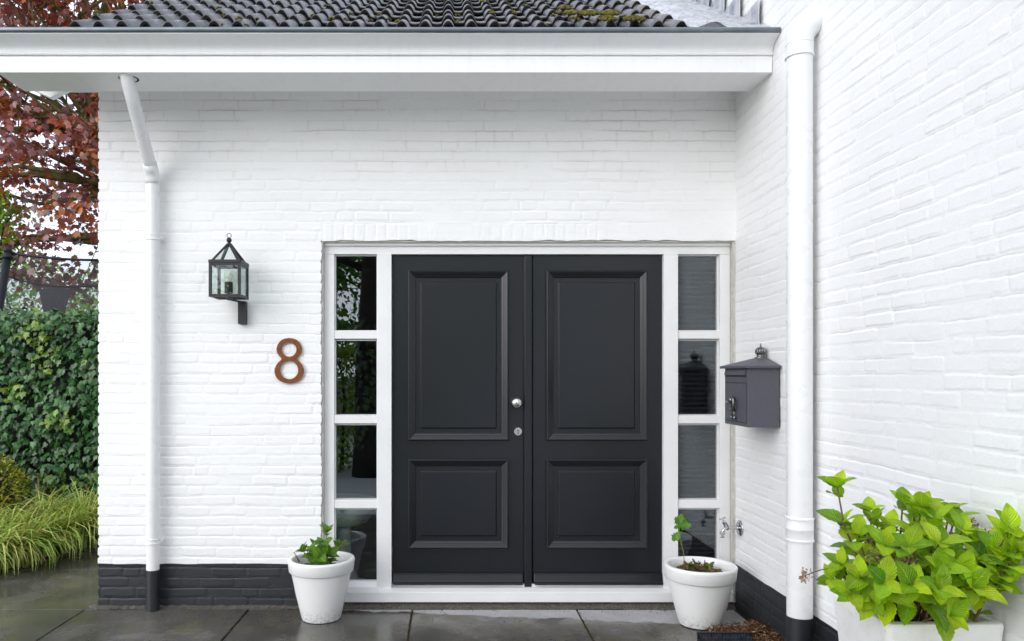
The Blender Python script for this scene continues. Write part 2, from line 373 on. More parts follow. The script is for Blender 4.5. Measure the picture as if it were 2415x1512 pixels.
def np_mesh(name, V, quads=None, tris=None, col=None, uv=None):
    me = bpy.data.meshes.new(name); V = np.asarray(V, np.float32); me.vertices.add(len(V)); me.vertices.foreach_set('co', V.ravel())
    parts = []; ls = []; off = 0
    for A, k in ((quads, 4), (tris, 3)):
        if A is None or len(A) == 0: continue
        A = np.asarray(A, np.int32); parts.append(A.ravel()); ls.append(off + np.arange(len(A), dtype=np.int32) * k); off += A.size
    idx = np.concatenate(parts); starts = np.concatenate(ls)
    me.loops.add(len(idx)); me.loops.foreach_set('vertex_index', idx)
    me.polygons.add(len(starts)); me.polygons.foreach_set('loop_start', starts)
    me.update(calc_edges=True); me.validate()
    if col is not None:
        a = me.attributes.new('col', 'FLOAT_COLOR', 'POINT'); c4 = np.ones((len(V), 4), np.float32); c4[:, :3] = col; a.data.foreach_set('color', c4.ravel())
    if uv is not None:
        u = me.uv_layers.new(name='UVMap'); u.data.foreach_set('uv', np.asarray(uv, np.float32)[idx].ravel())
    return me
def frames(tip, nrm):       # unit tip directions and approximate normals -> (n,3,3) with columns x, tip, normal
    tip = tip / np.linalg.norm(tip, axis=1, keepdims=True)
    nrm = nrm - tip * np.sum(tip * nrm, 1, keepdims=True); nrm /= np.maximum(np.linalg.norm(nrm, axis=1, keepdims=True), 1e-6)
    x = np.cross(tip, nrm); return np.stack([x, tip, nrm], axis=2)
def scatter(name, tmpl, pos, mats, size, col, mat, parent=None, uv=None, kind=None, smooth=True):
    tv, tq, tt = tmpl; n = len(pos); k = len(tv)
    V = np.einsum('nij,kj->nki', mats, tv) * np.asarray(size)[:, None, None] + np.asarray(pos)[:, None, :]
    o = np.arange(n)[:, None, None] * k
    Q = (np.asarray(tq)[None] + o).reshape(-1, 4) if len(tq) else None
    T = (np.asarray(tt)[None] + o).reshape(-1, 3) if len(tt) else None
    C = np.repeat(col, k, axis=0)
    U = np.tile(uv, (n, 1)) if uv is not None else None
    me = np_mesh(name, V.reshape(-1, 3), Q, T, C, U)
    ob = link(name, me, mat, parent, smooth)
    if kind: ob['kind'] = kind
    return ob
def fan(outline, cup=0.12):
    P = [(0, 0.32, 0)] + [(x, y, -cup * abs(x) - 0.10 * y * y) for x, y in outline]
    n = len(outline); return np.array(P), [], [(0, 1 + i, 1 + (i + 1) % n) for i in range(n)]
T_MAPLE = fan([(0, 0), (.13, .02), (.32, -.04), (.24, .16), (.56, .28), (.36, .40), (.50, .70), (.22, .62), (0, 1.0),
               (-.22, .62), (-.50, .70), (-.36, .40), (-.56, .28), (-.24, .16), (-.32, -.04), (-.13, .02)])
T_IVY = fan([(0, .06), (.26, -.06), (.44, .12), (.34, .30), (.46, .50), (.20, .58), (0, 1.0), (-.20, .58), (-.46, .50), (-.34, .30), (-.44, .12), (-.26, -.06)], 0.22)
T_LEAF = (np.array([(0, 0, 0), (.27, .4, -.05), (.2, .75, -.07), (0, 1, -.1), (-.2, .75, -.07), (-.27, .4, -.05)]), [], [(0, 1, 2), (0, 2, 3), (0, 3, 4), (0, 4, 5)])
def broadleaf(nx=6, ny=13, wid=0.64):
    V = []; U = []; Q = []
    for j in range(ny + 1):
        t_ = j / ny
        w = wid * 0.5 * (math.sin(math.pi * t_ ** 0.80) ** 0.85) * (1 - 0.12 * t_) + 0.004
        ser = 1 + (0.05 if j % 2 else -0.03)
        for i in range(nx + 1):
            u = i / nx * 2 - 1
            x = u * w * (ser if abs(u) > 0.99 else 1)
            z = 0.10 * abs(x) / wid * 1.6 - 0.19 * t_ * t_ + 0.05 * t_ + 0.010 * math.sin((t_ * 9 - abs(u) * 1.6) * 2 * math.pi) * min(1, abs(u) * 2)
            V.append((x, t_, z)); U.append((u, t_))
    for j in range(ny):
        for i in range(nx): a = j * (nx + 1) + i; Q.append((a, a + 1, a + nx + 2, a + nx + 1))
    return (np.array(V), Q, []), np.array(U)
T_BROAD, UV_BROAD = broadleaf()
def vnoise(x, y, seed):
    r = np.random.default_rng(seed); L = r.random((256, 256)); xi = np.floor(x).astype(int); yi = np.floor(y).astype(int)
    fx = x - xi; fy = y - yi; fx = fx * fx * (3 - 2 * fx); fy = fy * fy * (3 - 2 * fy); g = lambda a, b: L[a % 256, b % 256]
    return (g(xi, yi) * (1 - fx) + g(xi + 1, yi) * fx) * (1 - fy) + (g(xi, yi + 1) * (1 - fx) + g(xi + 1, yi + 1) * fx) * fy
def sstep(x): x = np.clip(x, 0, 1); return x * x * (3 - 2 * x)

# ------------------------------------------------------------------ ground and paving
g = MB().add([(-400, -400, -0.012), (400, -400, -0.012), (400, 400, -0.012), (-400, 400, -0.012)], [(0, 1, 2, 3)]).build('ground', M['dirt'])
prop(g, 'brown earth and dirt lying around and between the paving slabs', 'ground', kind='structure')
pv = MB()
XJ = [-2.305 - 1.035, -2.305, -1.27, -0.235, 0.803, 1.838]
for i in range(5):
    for j in range(-3, 3):
        x0, x1 = XJ[i], XJ[i + 1]
        if j >= 0 and i > 0: continue                      # behind the facade there is only the side path
        y1 = -0.040 + j * 1.0 + 1.0; y0 = y1 - 1.0
        dz = random.uniform(-0.001, 0.001); tl = random.uniform(-0.002, 0.002)
        if j >= 0: x1 = -2.25
        if x1 > 1.82: x1 = 1.80
        gx = 0.0060; r_ = 0.002
        a0, a1, b0, b1 = x0 + gx, x1 - gx, y0 + gx, y1 - gx
        pv.add([(a0, b0, -0.05), (a1, b0, -0.05), (a1, b1, -0.05), (a0, b1, -0.05), (a0, b0, -r_ + dz), (a1, b0, -r_ + dz + tl), (a1, b1, -r_ + dz + tl), (a0, b1, -r_ + dz),
                (a0 + r_, b0 + r_, dz), (a1 - r_, b0 + r_, dz + tl), (a1 - r_, b1 - r_, dz + tl), (a0 + r_, b1 - r_, dz)],
               [(8, 9, 10, 11), (0, 1, 5, 4), (1, 2, 6, 5), (2, 3, 7, 6), (3, 0, 4, 7), (4, 5, 9, 8), (5, 6, 10, 9), (6, 7, 11, 10), (7, 4, 8, 11)])
for j in range(-3, -1):                                     # drive to the left and right of the front path, out of the frame
    for i in range(4):
        x1 = XJ[0] - i * 1.035; x0 = x1 - 1.035; y1 = -0.04 + j + 1.0; y0 = y1 - 1
        pv.box((x0 + .006, y0 + .006, -0.05), (x1 - .006, y1 - .006, random.uniform(-.003, .003)))
# front-left slabs beside the corner, seen at the bottom left
for i in range(3):
    x1 = XJ[0] - i * 1.035; x0 = x1 - 1.035
    pv.box((x0 + .006, -1.04 + .006, -0.05), (x1 - .006, -0.04 - .006, random.uniform(-.003, .003)))
p = pv.build('paving', M['slab']); prop(p, 'wet grey concrete paving slabs in front of the door and along the side path', 'paving', kind='structure')

t = NT('pale_gravel'); co = t.coord()
b = t.ramp(t.noise(45, 6, 0.8, co), [(0.3, (0.36, 0.36, 0.355)), (0.5, (0.55, 0.55, 0.54)), (0.7, (0.66, 0.66, 0.65))])
t.set('Base Color', b).set('Roughness', 0.85).bump(t.noise(60, 5, 0.7, co), 0.9, 0.02)
dv_ = MB().box((-14, -13.5, -0.05), (1.80, -3.05, 0.0)).box((1.81, -13.5, -0.05), (14, -4.25, 0.0)).build('bounce_gravel', t.m); prop(dv_, 'unseen gravel drive before the paving, added pale to bounce light up', 'bounce_gravel', kind='structure')  # drive out of view, made pale and wide to bounce light under the eaves
XW = 1.822; XL = -2.24; ZO = 2.339; XO = -0.817; ZP = 0.278
# ------------------------------------------------------------------ house
house = thing('house', 'white painted brick house with black double front door and dark tiled roof', 'house', (0, 0, 0))
def brick_h(U, Z, seed, soldier=None, zshift=0.0, grime=None, relief=1.0):
    c = 0.0648; r = np.random.default_rng(seed)
    Uw = U + 0.006 * (vnoise(U * 9 + 3, Z * 14, seed + 1) - .5) + 0.004 * (vnoise(U * 40, Z * 50, seed + 2) - .5)
    Zw = Z + zshift + 0.007 * (vnoise(U * 5, Z * 3 + 9, seed + 3) - .5) + 0.005 * (vnoise(U * 28, Z * 30, seed + 4) - .5)
    ri = np.floor(Zw / c).astype(int); h = np.zeros_like(U); G = np.zeros_like(U)
    fill = 0.15 + 1.15 * vnoise(U * 2.2, Z * 7, seed + 5); crev = np.clip(vnoise(U * 3.5, Z * 16 + 5, seed + 6) * 2.3 - 0.62, 0, 1.3)
    fine = vnoise(U * 150, Z * 150, seed + 7) - .5; med = vnoise(U * 22, Z * 30, seed + 8) - .5
    umin, umax = U.min() - 0.5, U.max() + 0.5
    for k in range(ri.min(), ri.max() + 1):
        m = ri == k
        if not m.any(): continue
        b = [umin - r.random() * 0.22]
        while b[-1] < umax: b.append(b[-1] + (0.2225 if r.random() < 0.80 else 0.1115) + r.normal() * 0.003)
        b = np.array(b); off = r.normal(size=len(b)) * 0.0013; tilt = r.normal(size=len(b)) * 0.022; tu = r.normal(size=len(b)) * 0.008
        u = Uw[m]; i = np.searchsorted(b, u); du = np.minimum(u - b[i - 1], b[i] - u); dv = Zw[m] - k * c; dt = c - dv
        uc = u - (b[i - 1] + b[i]) / 2
        # rounded-corner distance inside the brick
        ex = np.maximum(0.009 - (du - 0.004), 0); ez = np.maximum(0.009 - (np.minimum(dv, dt) - 0.004), 0)
        d = 0.009 - np.sqrt(ex ** 2 + ez ** 2)
        B = sstep(d / 0.006)
        hb = off[i] + tilt[i] * (dv - c / 2) + tu[i] * uc + 0.0016 * med[m] + 0.0005 * fine[m]
        hm = -0.0050 * fill[m] + 0.0022 * fine[m] + 0.0014 * med[m]
        hh = (hm * (1 - B) + hb * B) * relief
        hh -= 0.0030 * crev[m] * np.exp(-((dt - 0.0085) / 0.0030) ** 2)
        hh -= 0.0018 * crev[m] * np.exp(-((u - b[i - 1] - 0.007) / 0.0035) ** 2)
        h[m] = hh
        G[m] = crev[m] * (np.exp(-((dt - 0.0085) / 0.0032) ** 2) + 0.35 * np.exp(-((u - b[i - 1] - 0.007) / 0.0032) ** 2)) + 0.25 * (1 - B) * (fine[m] > 0.2) * fill[m]
    if soldier:
        u0, z0, z1 = soldier; cs = 0.0672
        m = (Z >= z0) & (Z <= z1) & (U >= u0)
        k = np.floor(Uw[m] / cs); fu = Uw[m] - k * cs; du = np.minimum(fu, cs - fu); dz = np.minimum(Z[m] - z0 + 0.006, z1 - Z[m])
        B = sstep((np.minimum(du, dz) - 0.003) / 0.008); offs = np.random.default_rng(5).normal(size=400)[(k.astype(int)) % 400] * 0.0015
        h[m] = -0.0022 * fill[m] * (1 - B) + 0.4 * B * offs + 0.0014 * med[m] + 0.0006 * fine[m]
    if grime is not None: grime[:] = np.clip(G, 0, 1)
    return h
def lin(a, b, st): return np.linspace(a, b, max(2, int(round(abs(b - a) / st)) + 1))
def grid_faces(nu, nz, keep):
    I = np.arange(nu * nz).reshape(nz, nu)
    q = np.stack([I[:-1, :-1], I[:-1, 1:], I[1:, 1:], I[1:, :-1]], axis=2)
    return q[keep]
us = np.concatenate([lin(XL, XO, 0.0058), lin(XO, XW + 0.03, 0.0058)[1:]])
zs = np.concatenate([lin(-0.03, ZP, 0.0037), lin(ZP, ZO, 0.0037)[1:], lin(ZO, 3.34, 0.0037)[1:]])
UU, ZZ = np.meshgrid(us, zs)
G1 = np.zeros_like(UU); H = brick_h(UU, ZZ, 11, (XO, ZO, ZO + 0.11), 0.0, G1, 0.42)
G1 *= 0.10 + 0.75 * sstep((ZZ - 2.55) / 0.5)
Xv = UU.copy(); Zv = ZZ.copy()
edge = (UU - XL) < 0.001
cc = 0.0648; fr_ = (ZZ / cc) % 1.0; joint = np.minimum(fr_, 1 - fr_) * cc
Xv[edge] += 0.009 * (1 - sstep((joint[edge] - 0.003) / 0.010)) + 0.006 * (vnoise(ZZ[edge] * 18, ZZ[edge] * 0 + 3, 77) - .5)
lip = (np.abs(ZZ - ZO) < 1e-6) & (UU > XO)
Zv[lip] += 0.010 * (vnoise(UU[lip] * 16, UU[lip] * 0, 91) - .5)
rev = (np.abs(UU - XO) < 1e-6) & (ZZ < ZO)
Xv[rev] += 0.006 * (vnoise(ZZ[rev] * 20, ZZ[rev] * 0, 92) - .5) - 0.005 * (1 - sstep((joint[rev] - 0.003) / 0.010))
bound = np.abs(ZZ - ZP) < 1e-6
Zv[bound] += 0.007 * (vnoise(UU[bound] * 9, UU[bound] * 0, 94) - .5)
V = np.stack([Xv, -H, Zv], axis=2).reshape(-1, 3)
uc = (us[:-1] + us[1:]) / 2; zc = (zs[:-1] + zs[1:]) / 2; UC, ZC = np.meshgrid(uc, zc)
opening = (UC > XO) & (ZC < ZO)
def compact(name, V, q, mat, parent, G):
    used = np.unique(q); mp = np.full(len(V), -1, np.int64); mp[used] = np.arange(len(used))
    return link(name, np_mesh(name, V[used], mp[q].astype(np.int32), None, np.repeat(G.reshape(-1, 1)[used], 3, 1)), mat, parent, True)
compact('brick_wall', V, grid_faces(len(us), len(zs), ~opening & (ZC > ZP)), M['wall'], house, G1)
compact('plinth', V, grid_faces(len(us), len(zs), ~opening & (ZC < ZP)), M['plinth'], house, G1)
# right wing wall, heavier bricks towards the camera
ys = np.concatenate([lin(-2.75, 1.5, 0.0066)]); zs2 = np.concatenate([lin(-0.03, ZP, 0.0035), lin(ZP, 4.3, 0.0035)[1:]])
YY, Z2 = np.meshgrid(ys, zs2); G2 = np.zeros_like(YY); H2 = brick_h(-YY + 7.0, Z2, 23, None, 0.0, G2, 0.36)
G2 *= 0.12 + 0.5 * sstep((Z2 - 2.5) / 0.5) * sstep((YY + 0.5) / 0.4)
Zb = Z2.copy(); bb = np.abs(Z2 - ZP) < 1e-6; Zb[bb] += 0.008 * (vnoise(YY[bb] * 9, YY[bb] * 0, 95) - .5)
V2 = np.stack([XW - H2, YY, Zb], axis=2).reshape(-1, 3)
YC, ZC2 = np.meshgrid((ys[:-1] + ys[1:]) / 2, (zs2[:-1] + zs2[1:]) / 2)
behind = (YC > 0.02) & (ZC2 < 3.15)
compact('brick_wall', V2, grid_faces(len(ys), len(zs2), (ZC2 > ZP) & ~behind)[:, ::-1], M['wall'], house, G2)
compact('plinth', V2, grid_faces(len(ys), len(zs2), (ZC2 < ZP) & ~behind)[:, ::-1], M['plinth'], house, G2)
# solid body of the walls, behind the brick skins
wb = MB(); wb.box((XW + 0.03, -4.2, -0.03), (XW + 0.3, 6.0, 6.2)); wb.box((XW + 0.003, -4.2, -0.03), (XW + 0.029, -2.76, 6.2)); wb.box((XW + 0.003, -2.745, 4.301), (XW + 0.029, 6, 6.2))
wb.box((XL + 0.012, 0.012, -0.03), (XO - 0.004, 0.28, 3.30)); wb.box((XO - 0.003, 0.012, ZO + 0.006), (XW + 0.02, 0.28, 3.30))
wb.box((XL + 0.004, 0.285, -0.03), (XL + 0.25, 6.0, 3.30)); wb.box((XL + 0.004, 5.75, -0.03), (XW, 6.0, 3.30))
wb.prism([(0.29, 3.301), (5.9, 3.301), (5.9, 6.6), (5.0, 6.6)], 'X', XL + 0.03, XL + 0.24)
wb.build('wall_core', M['wall'], house)
MB().box((XO - 0.006, 0.010, 0.03), (XO + 0.010, 0.060, ZO)).box((XO - 0.004, 0.012, ZO - 0.010), (XW, 0.056, ZO + 0.003)).build('sealant_joint', M['sealant'], house)
MB().box((XW - 0.016, 0.004, 0.03), (XW, 0.048, ZO - 0.011)).build('sealant_joint', M['sealant'], house)
# room behind the sidelights
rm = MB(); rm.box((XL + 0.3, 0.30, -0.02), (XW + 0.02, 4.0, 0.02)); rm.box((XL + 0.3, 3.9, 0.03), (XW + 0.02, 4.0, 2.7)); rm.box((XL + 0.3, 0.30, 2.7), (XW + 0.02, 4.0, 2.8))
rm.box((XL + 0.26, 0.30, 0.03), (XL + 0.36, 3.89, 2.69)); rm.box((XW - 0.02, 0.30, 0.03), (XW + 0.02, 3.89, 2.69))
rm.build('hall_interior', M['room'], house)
# ---------------- door frame, panes
YF = 0.05; SF = F / (YF - CY)
def fx(x): return (x - VX) / SF
def fz(y): return CZ - (y - VYH) / SF
frame = MB()
jl0, jl1 = XO + 0.010, fx(788); p10, p11 = fx(889), fx(923); p20, p21 = fx(1564), fx(1598); jr0, jr1 = fx(1697), XW - 0.016
zt, zh, zb = ZO - 0.010, fz(600), fz(1394)
frame.box((jl0, YF, zb), (jl1, YF + 0.09, zh)).box((p10, YF - 0.006, zb - 0.0), (p11, YF + 0.09, zh)).box((p20, YF - 0.006, zb), (p21, YF + 0.09, zh)).box((jr0, YF, zb), (jr1, YF + 0.09, zh))
frame.box((jl0, YF, zh + 0.001), (jr1, YF + 0.09, zt))
fo = frame.build('door_frame', M['frame'], house, bevel=0.0025)
MB().box((jl0 + 0.002, YF - 0.018, zt - 0.018), (jr1 - 0.002, YF - 0.001, zt + 0.004)).build('drip_strip', M['frame'], fo, bevel=0.003)
sm = MB().prism([(-0.012, 0.036), (-0.012, 0.100), (0.040, 0.112), (0.15, 0.118), (0.15, 0.036)], 'X', jl0, jr1)
sm.build('sill', M['frame'], fo, bevel=0.003)
MB().box((p11, 0.070, 0.112), (p20, 0.15, 0.1305)).build('threshold', M['frame'], fo, bevel=0.003)
for (a, b) in ((jl1, p10), (p21, jr0)):
    br = [(fz(801), fz(779)), (fz(1001), fz(979)), (fz(1201), fz(1179))]
    for z0, z1 in br: MB().prism([(YF + 0.004, z0 + 0.006), (YF + 0.004, z1 - 0.002), (YF + 0.012, z1), (YF + 0.06, z1 + 0.004), (YF + 0.06, z0)], 'X', a, b).build('glazing_bar', M['frame'], fo, bevel=0.002)
    MB().prism([(YF + 0.003, 0.113), (YF + 0.003, fz(1388)), (YF + 0.03, fz(1374)), (YF + 0.06, fz(1372)), (YF + 0.06, 0.113)], 'X', a, b).build('bottom_rail', M['frame'], fo, bevel=0.002)
    lv = [zh, br[0][1], br[0][0], br[1][1], br[1][0], br[2][1], br[2][0], fz(1372)]
    for i in range(0, 8, 2):
        z1, z0 = lv[i], lv[i + 1]
        rb = MB()   # glazing bead round each pane
        w = 0.006
        rb.box((a, YF + 0.030, z0), (a + w, YF + 0.05, z1)).box((b - w, YF + 0.030, z0), (b, YF + 0.05, z1)).box((a + w, YF + 0.030, z1 - w), (b - w, YF + 0.05, z1))
        rb.build('glazing_bead', M['frame'], fo)
        MB().box((a, YF + 0.051, z0 - 0.004), (b, YF + 0.057, z1 + 0.004)).build('window_pane', M['glass'], fo)
# ---------------- doors
YD = 0.082; SD = F / (YD - CY)
def dx(x): return (x - VX) / SD
def dz(y): return CZ - (y - VYH) / SD
PROF = [(0, 0), (0, .015), (.002, .0215), (.006, .0245), (.010, .0245), (.0118, .0220), (.0235, .0168), (.0242, .0142), (.0325, .0105), (.0332, .0080), (.043, .0036), (.0462, .0022), (.048, -.005), (.0780, -.005), (.0800, .001), (.0845, .0045)]
def make_door(x0, x1, pa, pb, hinge):
    z0, z1 = dz(1377), dz(602)
    # leaf face with two openings filled by the moulded panels
    d = MB(); (c0, c1) = (pa, pb); zz = [(dz(1039), dz(638)), (dz(1293), dz(1082))]
    fr2 = YD; bk = YD + 0.05
    xs = [x0, c0, c1, x1]; zl = [z0, zz[1][0], zz[1][1], zz[0][0], zz[0][1], z1]
    for i in range(3):
        for j in range(5):
            if i == 1 and j in (1, 3): continue
            d.add([(xs[i], fr2, zl[j]), (xs[i + 1], fr2, zl[j]), (xs[i + 1], fr2, zl[j + 1]), (xs[i], fr2, zl[j + 1])], [(0, 1, 2, 3)])
    d.add([(x0, fr2, z0), (x0, bk, z0), (x0, bk, z1), (x0, fr2, z1), (x1, fr2, z0), (x1, bk, z0), (x1, bk, z1), (x1, fr2, z1)], [(0, 1, 2, 3), (7, 6, 5, 4), (0, 4, 5, 1), (3, 2, 6, 7), (1, 5, 6, 2)])
    o = d.build('door_leaf', M['door'], house)
    for a, b in zz:
        pn = MB().rectsweep(c0, a, c1, b, YD, PROF).build('door_panel', M['door'], o)
        me = pn.data
        bv = pn.modifiers.new('bevel', 'BEVEL'); bv.width = 0.0012; bv.segments = 2; bv.limit_method = 'ANGLE'; bv.angle_limit = R(25)
    wbz = dz(1349)
    MB().prism([(YD, z0 + 0.001), (YD - 0.040, z0 + 0.003), (YD - 0.040, z0 + 0.016), (YD - 0.030, z0 + 0.022), (YD - 0.024, z0 + 0.040), (YD - 0.016, wbz - 0.012), (YD - 0.016, wbz - 0.004), (YD, wbz)], 'X', x0 + 0.004, x1 - 0.004).build('weather_bar', M['door'], o, bevel=0.0025)
    return o
dl = make_door(dx(925.5), dx(1233), dx(962), dx(1199), -1)
dr = make_door(dx(1257), dx(1561), dx(1287), dx(1525), 1)
dr['label'] = 'right door leaf without knob or lock'
dl['label'] = 'left door leaf with round steel knob and lock'
MB().box((dx(1236), YD - 0.020, 0.1125), (dx(1252.5), YD + 0.03, dz(603))).box((dx(1233.7), YD + 0.004, dz(1376)), (dx(1255.5), YD + 0.03, dz(604))).build('meeting_strip', M['door'], house, bevel=0.003)
kx, kz = dx(1216.5), dz(949.5)
k = MB().lathe((kx, YD, kz), [(0.024, 0.0), (0.024, 0.004), (0.012, 0.006), (0.011, 0.024), (0.016, 0.027), (0.027, 0.032), (0.0345, 0.042), (0.037, 0.054), (0.0345, 0.066), (0.027, 0.076), (0.016, 0.083), (0.0, 0.0855)], 40, 'Y').build('door_knob', M['steel'], dl, True)
lx, lz = dx(1221), dz(1017.5)
lk = MB().lathe((lx, YD, lz), [(0.0275, 0.0), (0.0275, 0.004), (0.025, 0.007), (0.0, 0.0072)], 40, 'Y').build('lock_rose', M['steel'], dl, True); auto(lk)
MB().lathe((lx, YD - 0.0072, lz + 0.006), [(0.0085, 0.0), (0.0085, 0.003), (0.0, 0.0032)], 24, 'Y').box((lx - 0.0045, YD - 0.0095, lz - 0.017), (lx + 0.0045, YD - 0.0068, lz - 0.002)).build('lock_cylinder', M['chrome'], dl)
MB().box((lx - 0.0012, YD - 0.0109, lz + 0.002), (lx + 0.0012, YD - 0.0101, lz + 0.011)).build('keyhole', M['darkslot'], dl)
# ---------------- eaves: soffit box, fascia, cove gutter, zinc lip
XE = -2.56
YB, YFR = -0.262, -0.560
ZS = 3.191
sf = MB().box((XE, YFR + 0.001, ZS), (XW - 0.004, YB, ZS + 0.02)).box((XE, YB - 0.02, ZS + 0.0205), (XW - 0.004, YB, 3.335)).box((XE, YB + 0.001, 3.30), (XW - 0.004, 0.05, 3.33))
sfo = sf.build('soffit', M['trim'], house)
MB().lathe((-1.851, -0.46, ZS - 0.0015), [(0.0455, 0), (0.056, 0.0), (0.056, 0.003), (0.0455, 0.003)], 36, 'Z', True).build('pipe_collar', M['darkslot'], sfo)
MB().box((XE, YFR, ZS - 0.004), (XW - 0.002, YFR + 0.03, 3.281)).build('fascia', M['trim'], house, bevel=0.003)
prof = [(YFR + 0.03, 3.282), (YFR - 0.010, 3.282), (YFR - 0.014, 3.288), (YFR - 0.010, 3.296), (YFR - 0.002, 3.299), (YFR - 0.004, 3.304)]
for i in range(13):
    a = i / 12; prof.append((YFR - 0.004 - 0.094 * (1 - math.cos(a * math.pi / 2)) - 0.0 * a, 3.304 + 0.058 * math.sin(a * math.pi / 2) * 0.55 + 0.026 * a + 0.0))
prof += [(YFR - 0.100, 3.368), (YFR - 0.085, 3.371), (YFR + 0.03, 3.371)]
gt = MB().prism(prof, 'X', XE - 0.1, XW - 0.002).build('gutter', M['trim'], house); auto(gt, 30)
zl = MB(); zp = []
for i in range(17):
    a = math.pi * 2 * i / 16
    zp.append((XE - 0.1 + 0, 0, 0))
lipc = (YFR - 0.098, 3.381)
zo = MB().tube([(XE - 0.12, lipc[0], lipc[1]), (-1.2, lipc[0], lipc[1] + 0.001), (0.4, lipc[0] - 0.001, lipc[1] - 0.001), (XW - 0.004, lipc[0], lipc[1])], 0.0155, 20)
zo.box((XE - 0.12, YFR - 0.09, 3.3715), (XW - 0.004, YFR + 0.2, 3.377))
zoo = zo.build('gutter_lip', M['zinc'], house); auto(zoo)
# the gable kneeler beyond the corner
MB().prism([(-2.66, 3.29), (-2.495, 3.212), (-2.40, 3.258), (-2.36, 3.29)], 'Y', -0.10, -0.05).build('gable_kneeler', M['trim'], house, bevel=0.004)
# ---------------- roof tiles
TH = R(31); GA = 0.30; RW = 0.1315; t0 = Vector((0, -0.545, 3.432))
XR0, XR1 = -2.20, 1.40
def tile_profile(t_):      # height over one roll
    if t_ < 0.56: return 0.041 * max(0.0, math.sin(math.pi * t_ / 0.56)) ** 0.75
    return 0.0 - 0.004 * math.sin(math.pi * (t_ - 0.56) / 0.44)
TV = []; TQ = []; TC = []; TM = []
nroll = int((XR1 - XR0) / RW); TT = 14
for rI in range(12):
    base = t0 + Vector((0, math.cos(TH), math.sin(TH))) * GA * rI
    for k in range(nroll):
        xa = XR0 + k * RW + (XR1 - XR0 - nroll * RW); tile = k // 2
        rj = random.Random(rI * 1000 + tile + 5); jl = rj.uniform(-0.010, 0.010); jz = rj.uniform(-0.003, 0.004); jx = rj.uniform(-0.003, 0.003)
        cb = rj.uniform(0.75, 1.3); colr = (0.026 * cb, 0.026 * cb, 0.029 * cb) if k < nroll - 1 else (0.085 * cb, 0.075 * cb, 0.066 * cb)
        pit_ = TH - R(4.2); cs, sn = math.cos(pit_), math.sin(pit_); n0 = len(TV)
        for i in range(TT + 1):
            t_ = i / TT; x = xa + jx + t_ * RW; h = tile_profile(t_) + 0.024 + jz
            thick = 0.023 if t_ < 0.56 else 0.015
            for (s_, hh) in ((jl, h - thick), (jl, h - 0.004), (jl + 0.004, h), (0.16, h + random.uniform(-.0006, .0006)), (0.345, h - 0.002)):
                TV.append((x, base.y + s_ * cs - (hh) * sn, base.z + s_ * sn + (hh) * cs - 0.018)); TC.append(colr)
        for i in range(TT):
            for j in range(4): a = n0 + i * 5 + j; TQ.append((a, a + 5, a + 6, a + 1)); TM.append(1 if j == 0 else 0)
        # left side closing face
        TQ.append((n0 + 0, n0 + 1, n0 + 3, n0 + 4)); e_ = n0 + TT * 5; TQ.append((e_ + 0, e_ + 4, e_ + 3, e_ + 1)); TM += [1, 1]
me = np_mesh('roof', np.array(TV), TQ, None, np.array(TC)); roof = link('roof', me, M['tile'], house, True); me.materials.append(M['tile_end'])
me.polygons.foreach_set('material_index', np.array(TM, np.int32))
try: me.set_sharp_from_angle(angle=R(50))
except Exception: pass
u = Vector((0, math.cos(TH), math.sin(TH))); nrm = Vector((0, -math.sin(TH), math.cos(TH)))
pa = t0 - nrm * 0.03 + u * 0.02; pb = pa + u * 3.7
MB().add([(XR0 + 0.02, pa.y, pa.z), (XR1 - 0.01, pa.y, pa.z), (XR1 - 0.01, pb.y, pb.z), (XR0 + 0.02, pb.y, pb.z), (XR0 + 0.02, pa.y, pa.z - 0.05), (XR1 - 0.01, pa.y, pa.z - 0.05), (XR1 - 0.01, pb.y, pb.z - 0.05), (XR0 + 0.02, pb.y, pb.z - 0.05)],
         [(0, 1, 2, 3), (4, 7, 6, 5), (0, 4, 5, 1), (0, 3, 7, 4), (1, 5, 6, 2)]).build('roof_boarding', M['hedgecore'], roof)
# moss cushions
def tilept(rI, roll, s_=0.03, off=0.28):
    base = t0 + u * GA * rI + u * s_; xa = XR0 + (XR1 - XR0 - nroll * RW) + (roll + off) * RW
    return Vector((xa, base.y, base.z)) + nrm * (0.012 + tile_profile(off) - s_ * 0.07)
ms = MB(); rr = random.Random(3)
def cushion(c, r, n):
    for i in range(n):
        a = rr.uniform(0, 6.28); q = r * math.sqrt(rr.random())
        pp = c + Vector((math.cos(a) * q, 0, 0)) + u * math.sin(a) * q * 0.9 + nrm * (0.004 + 0.012 * (1 - q / r))
        s_ = rr.uniform(0.008, 0.016) * (1 if r > 0.03 else 0.6)
        ms.ball(pp, s_, 6, (1, 1, 0.8))
NR = nroll - 1
for (ri_, ro, r, n) in ((0, NR - 2, .06, 60), (0, NR - 3.1, .05, 40), (1, NR - 2.6, .065, 70), (1, NR - 3.6, .07, 80), (1, NR - 4.3, .05, 40), (2, NR - 4.4, .04, 25), (0, NR - 4.6, .03, 18)): cushion(tilept(ri_, ro), r, n)
for i in range(46):
    cushion(tilept(rr.choice([0, 0, 1, 1, 2, 3, 4]), rr.randrange(0, nroll - 5), rr.uniform(0.0, .05), rr.choice([.1, .3, .55, .75])), rr.uniform(.010, .026), rr.randrange(4, 12))
mo = ms.build('moss', M['moss'], roof, True); mo['kind'] = 'stuff'
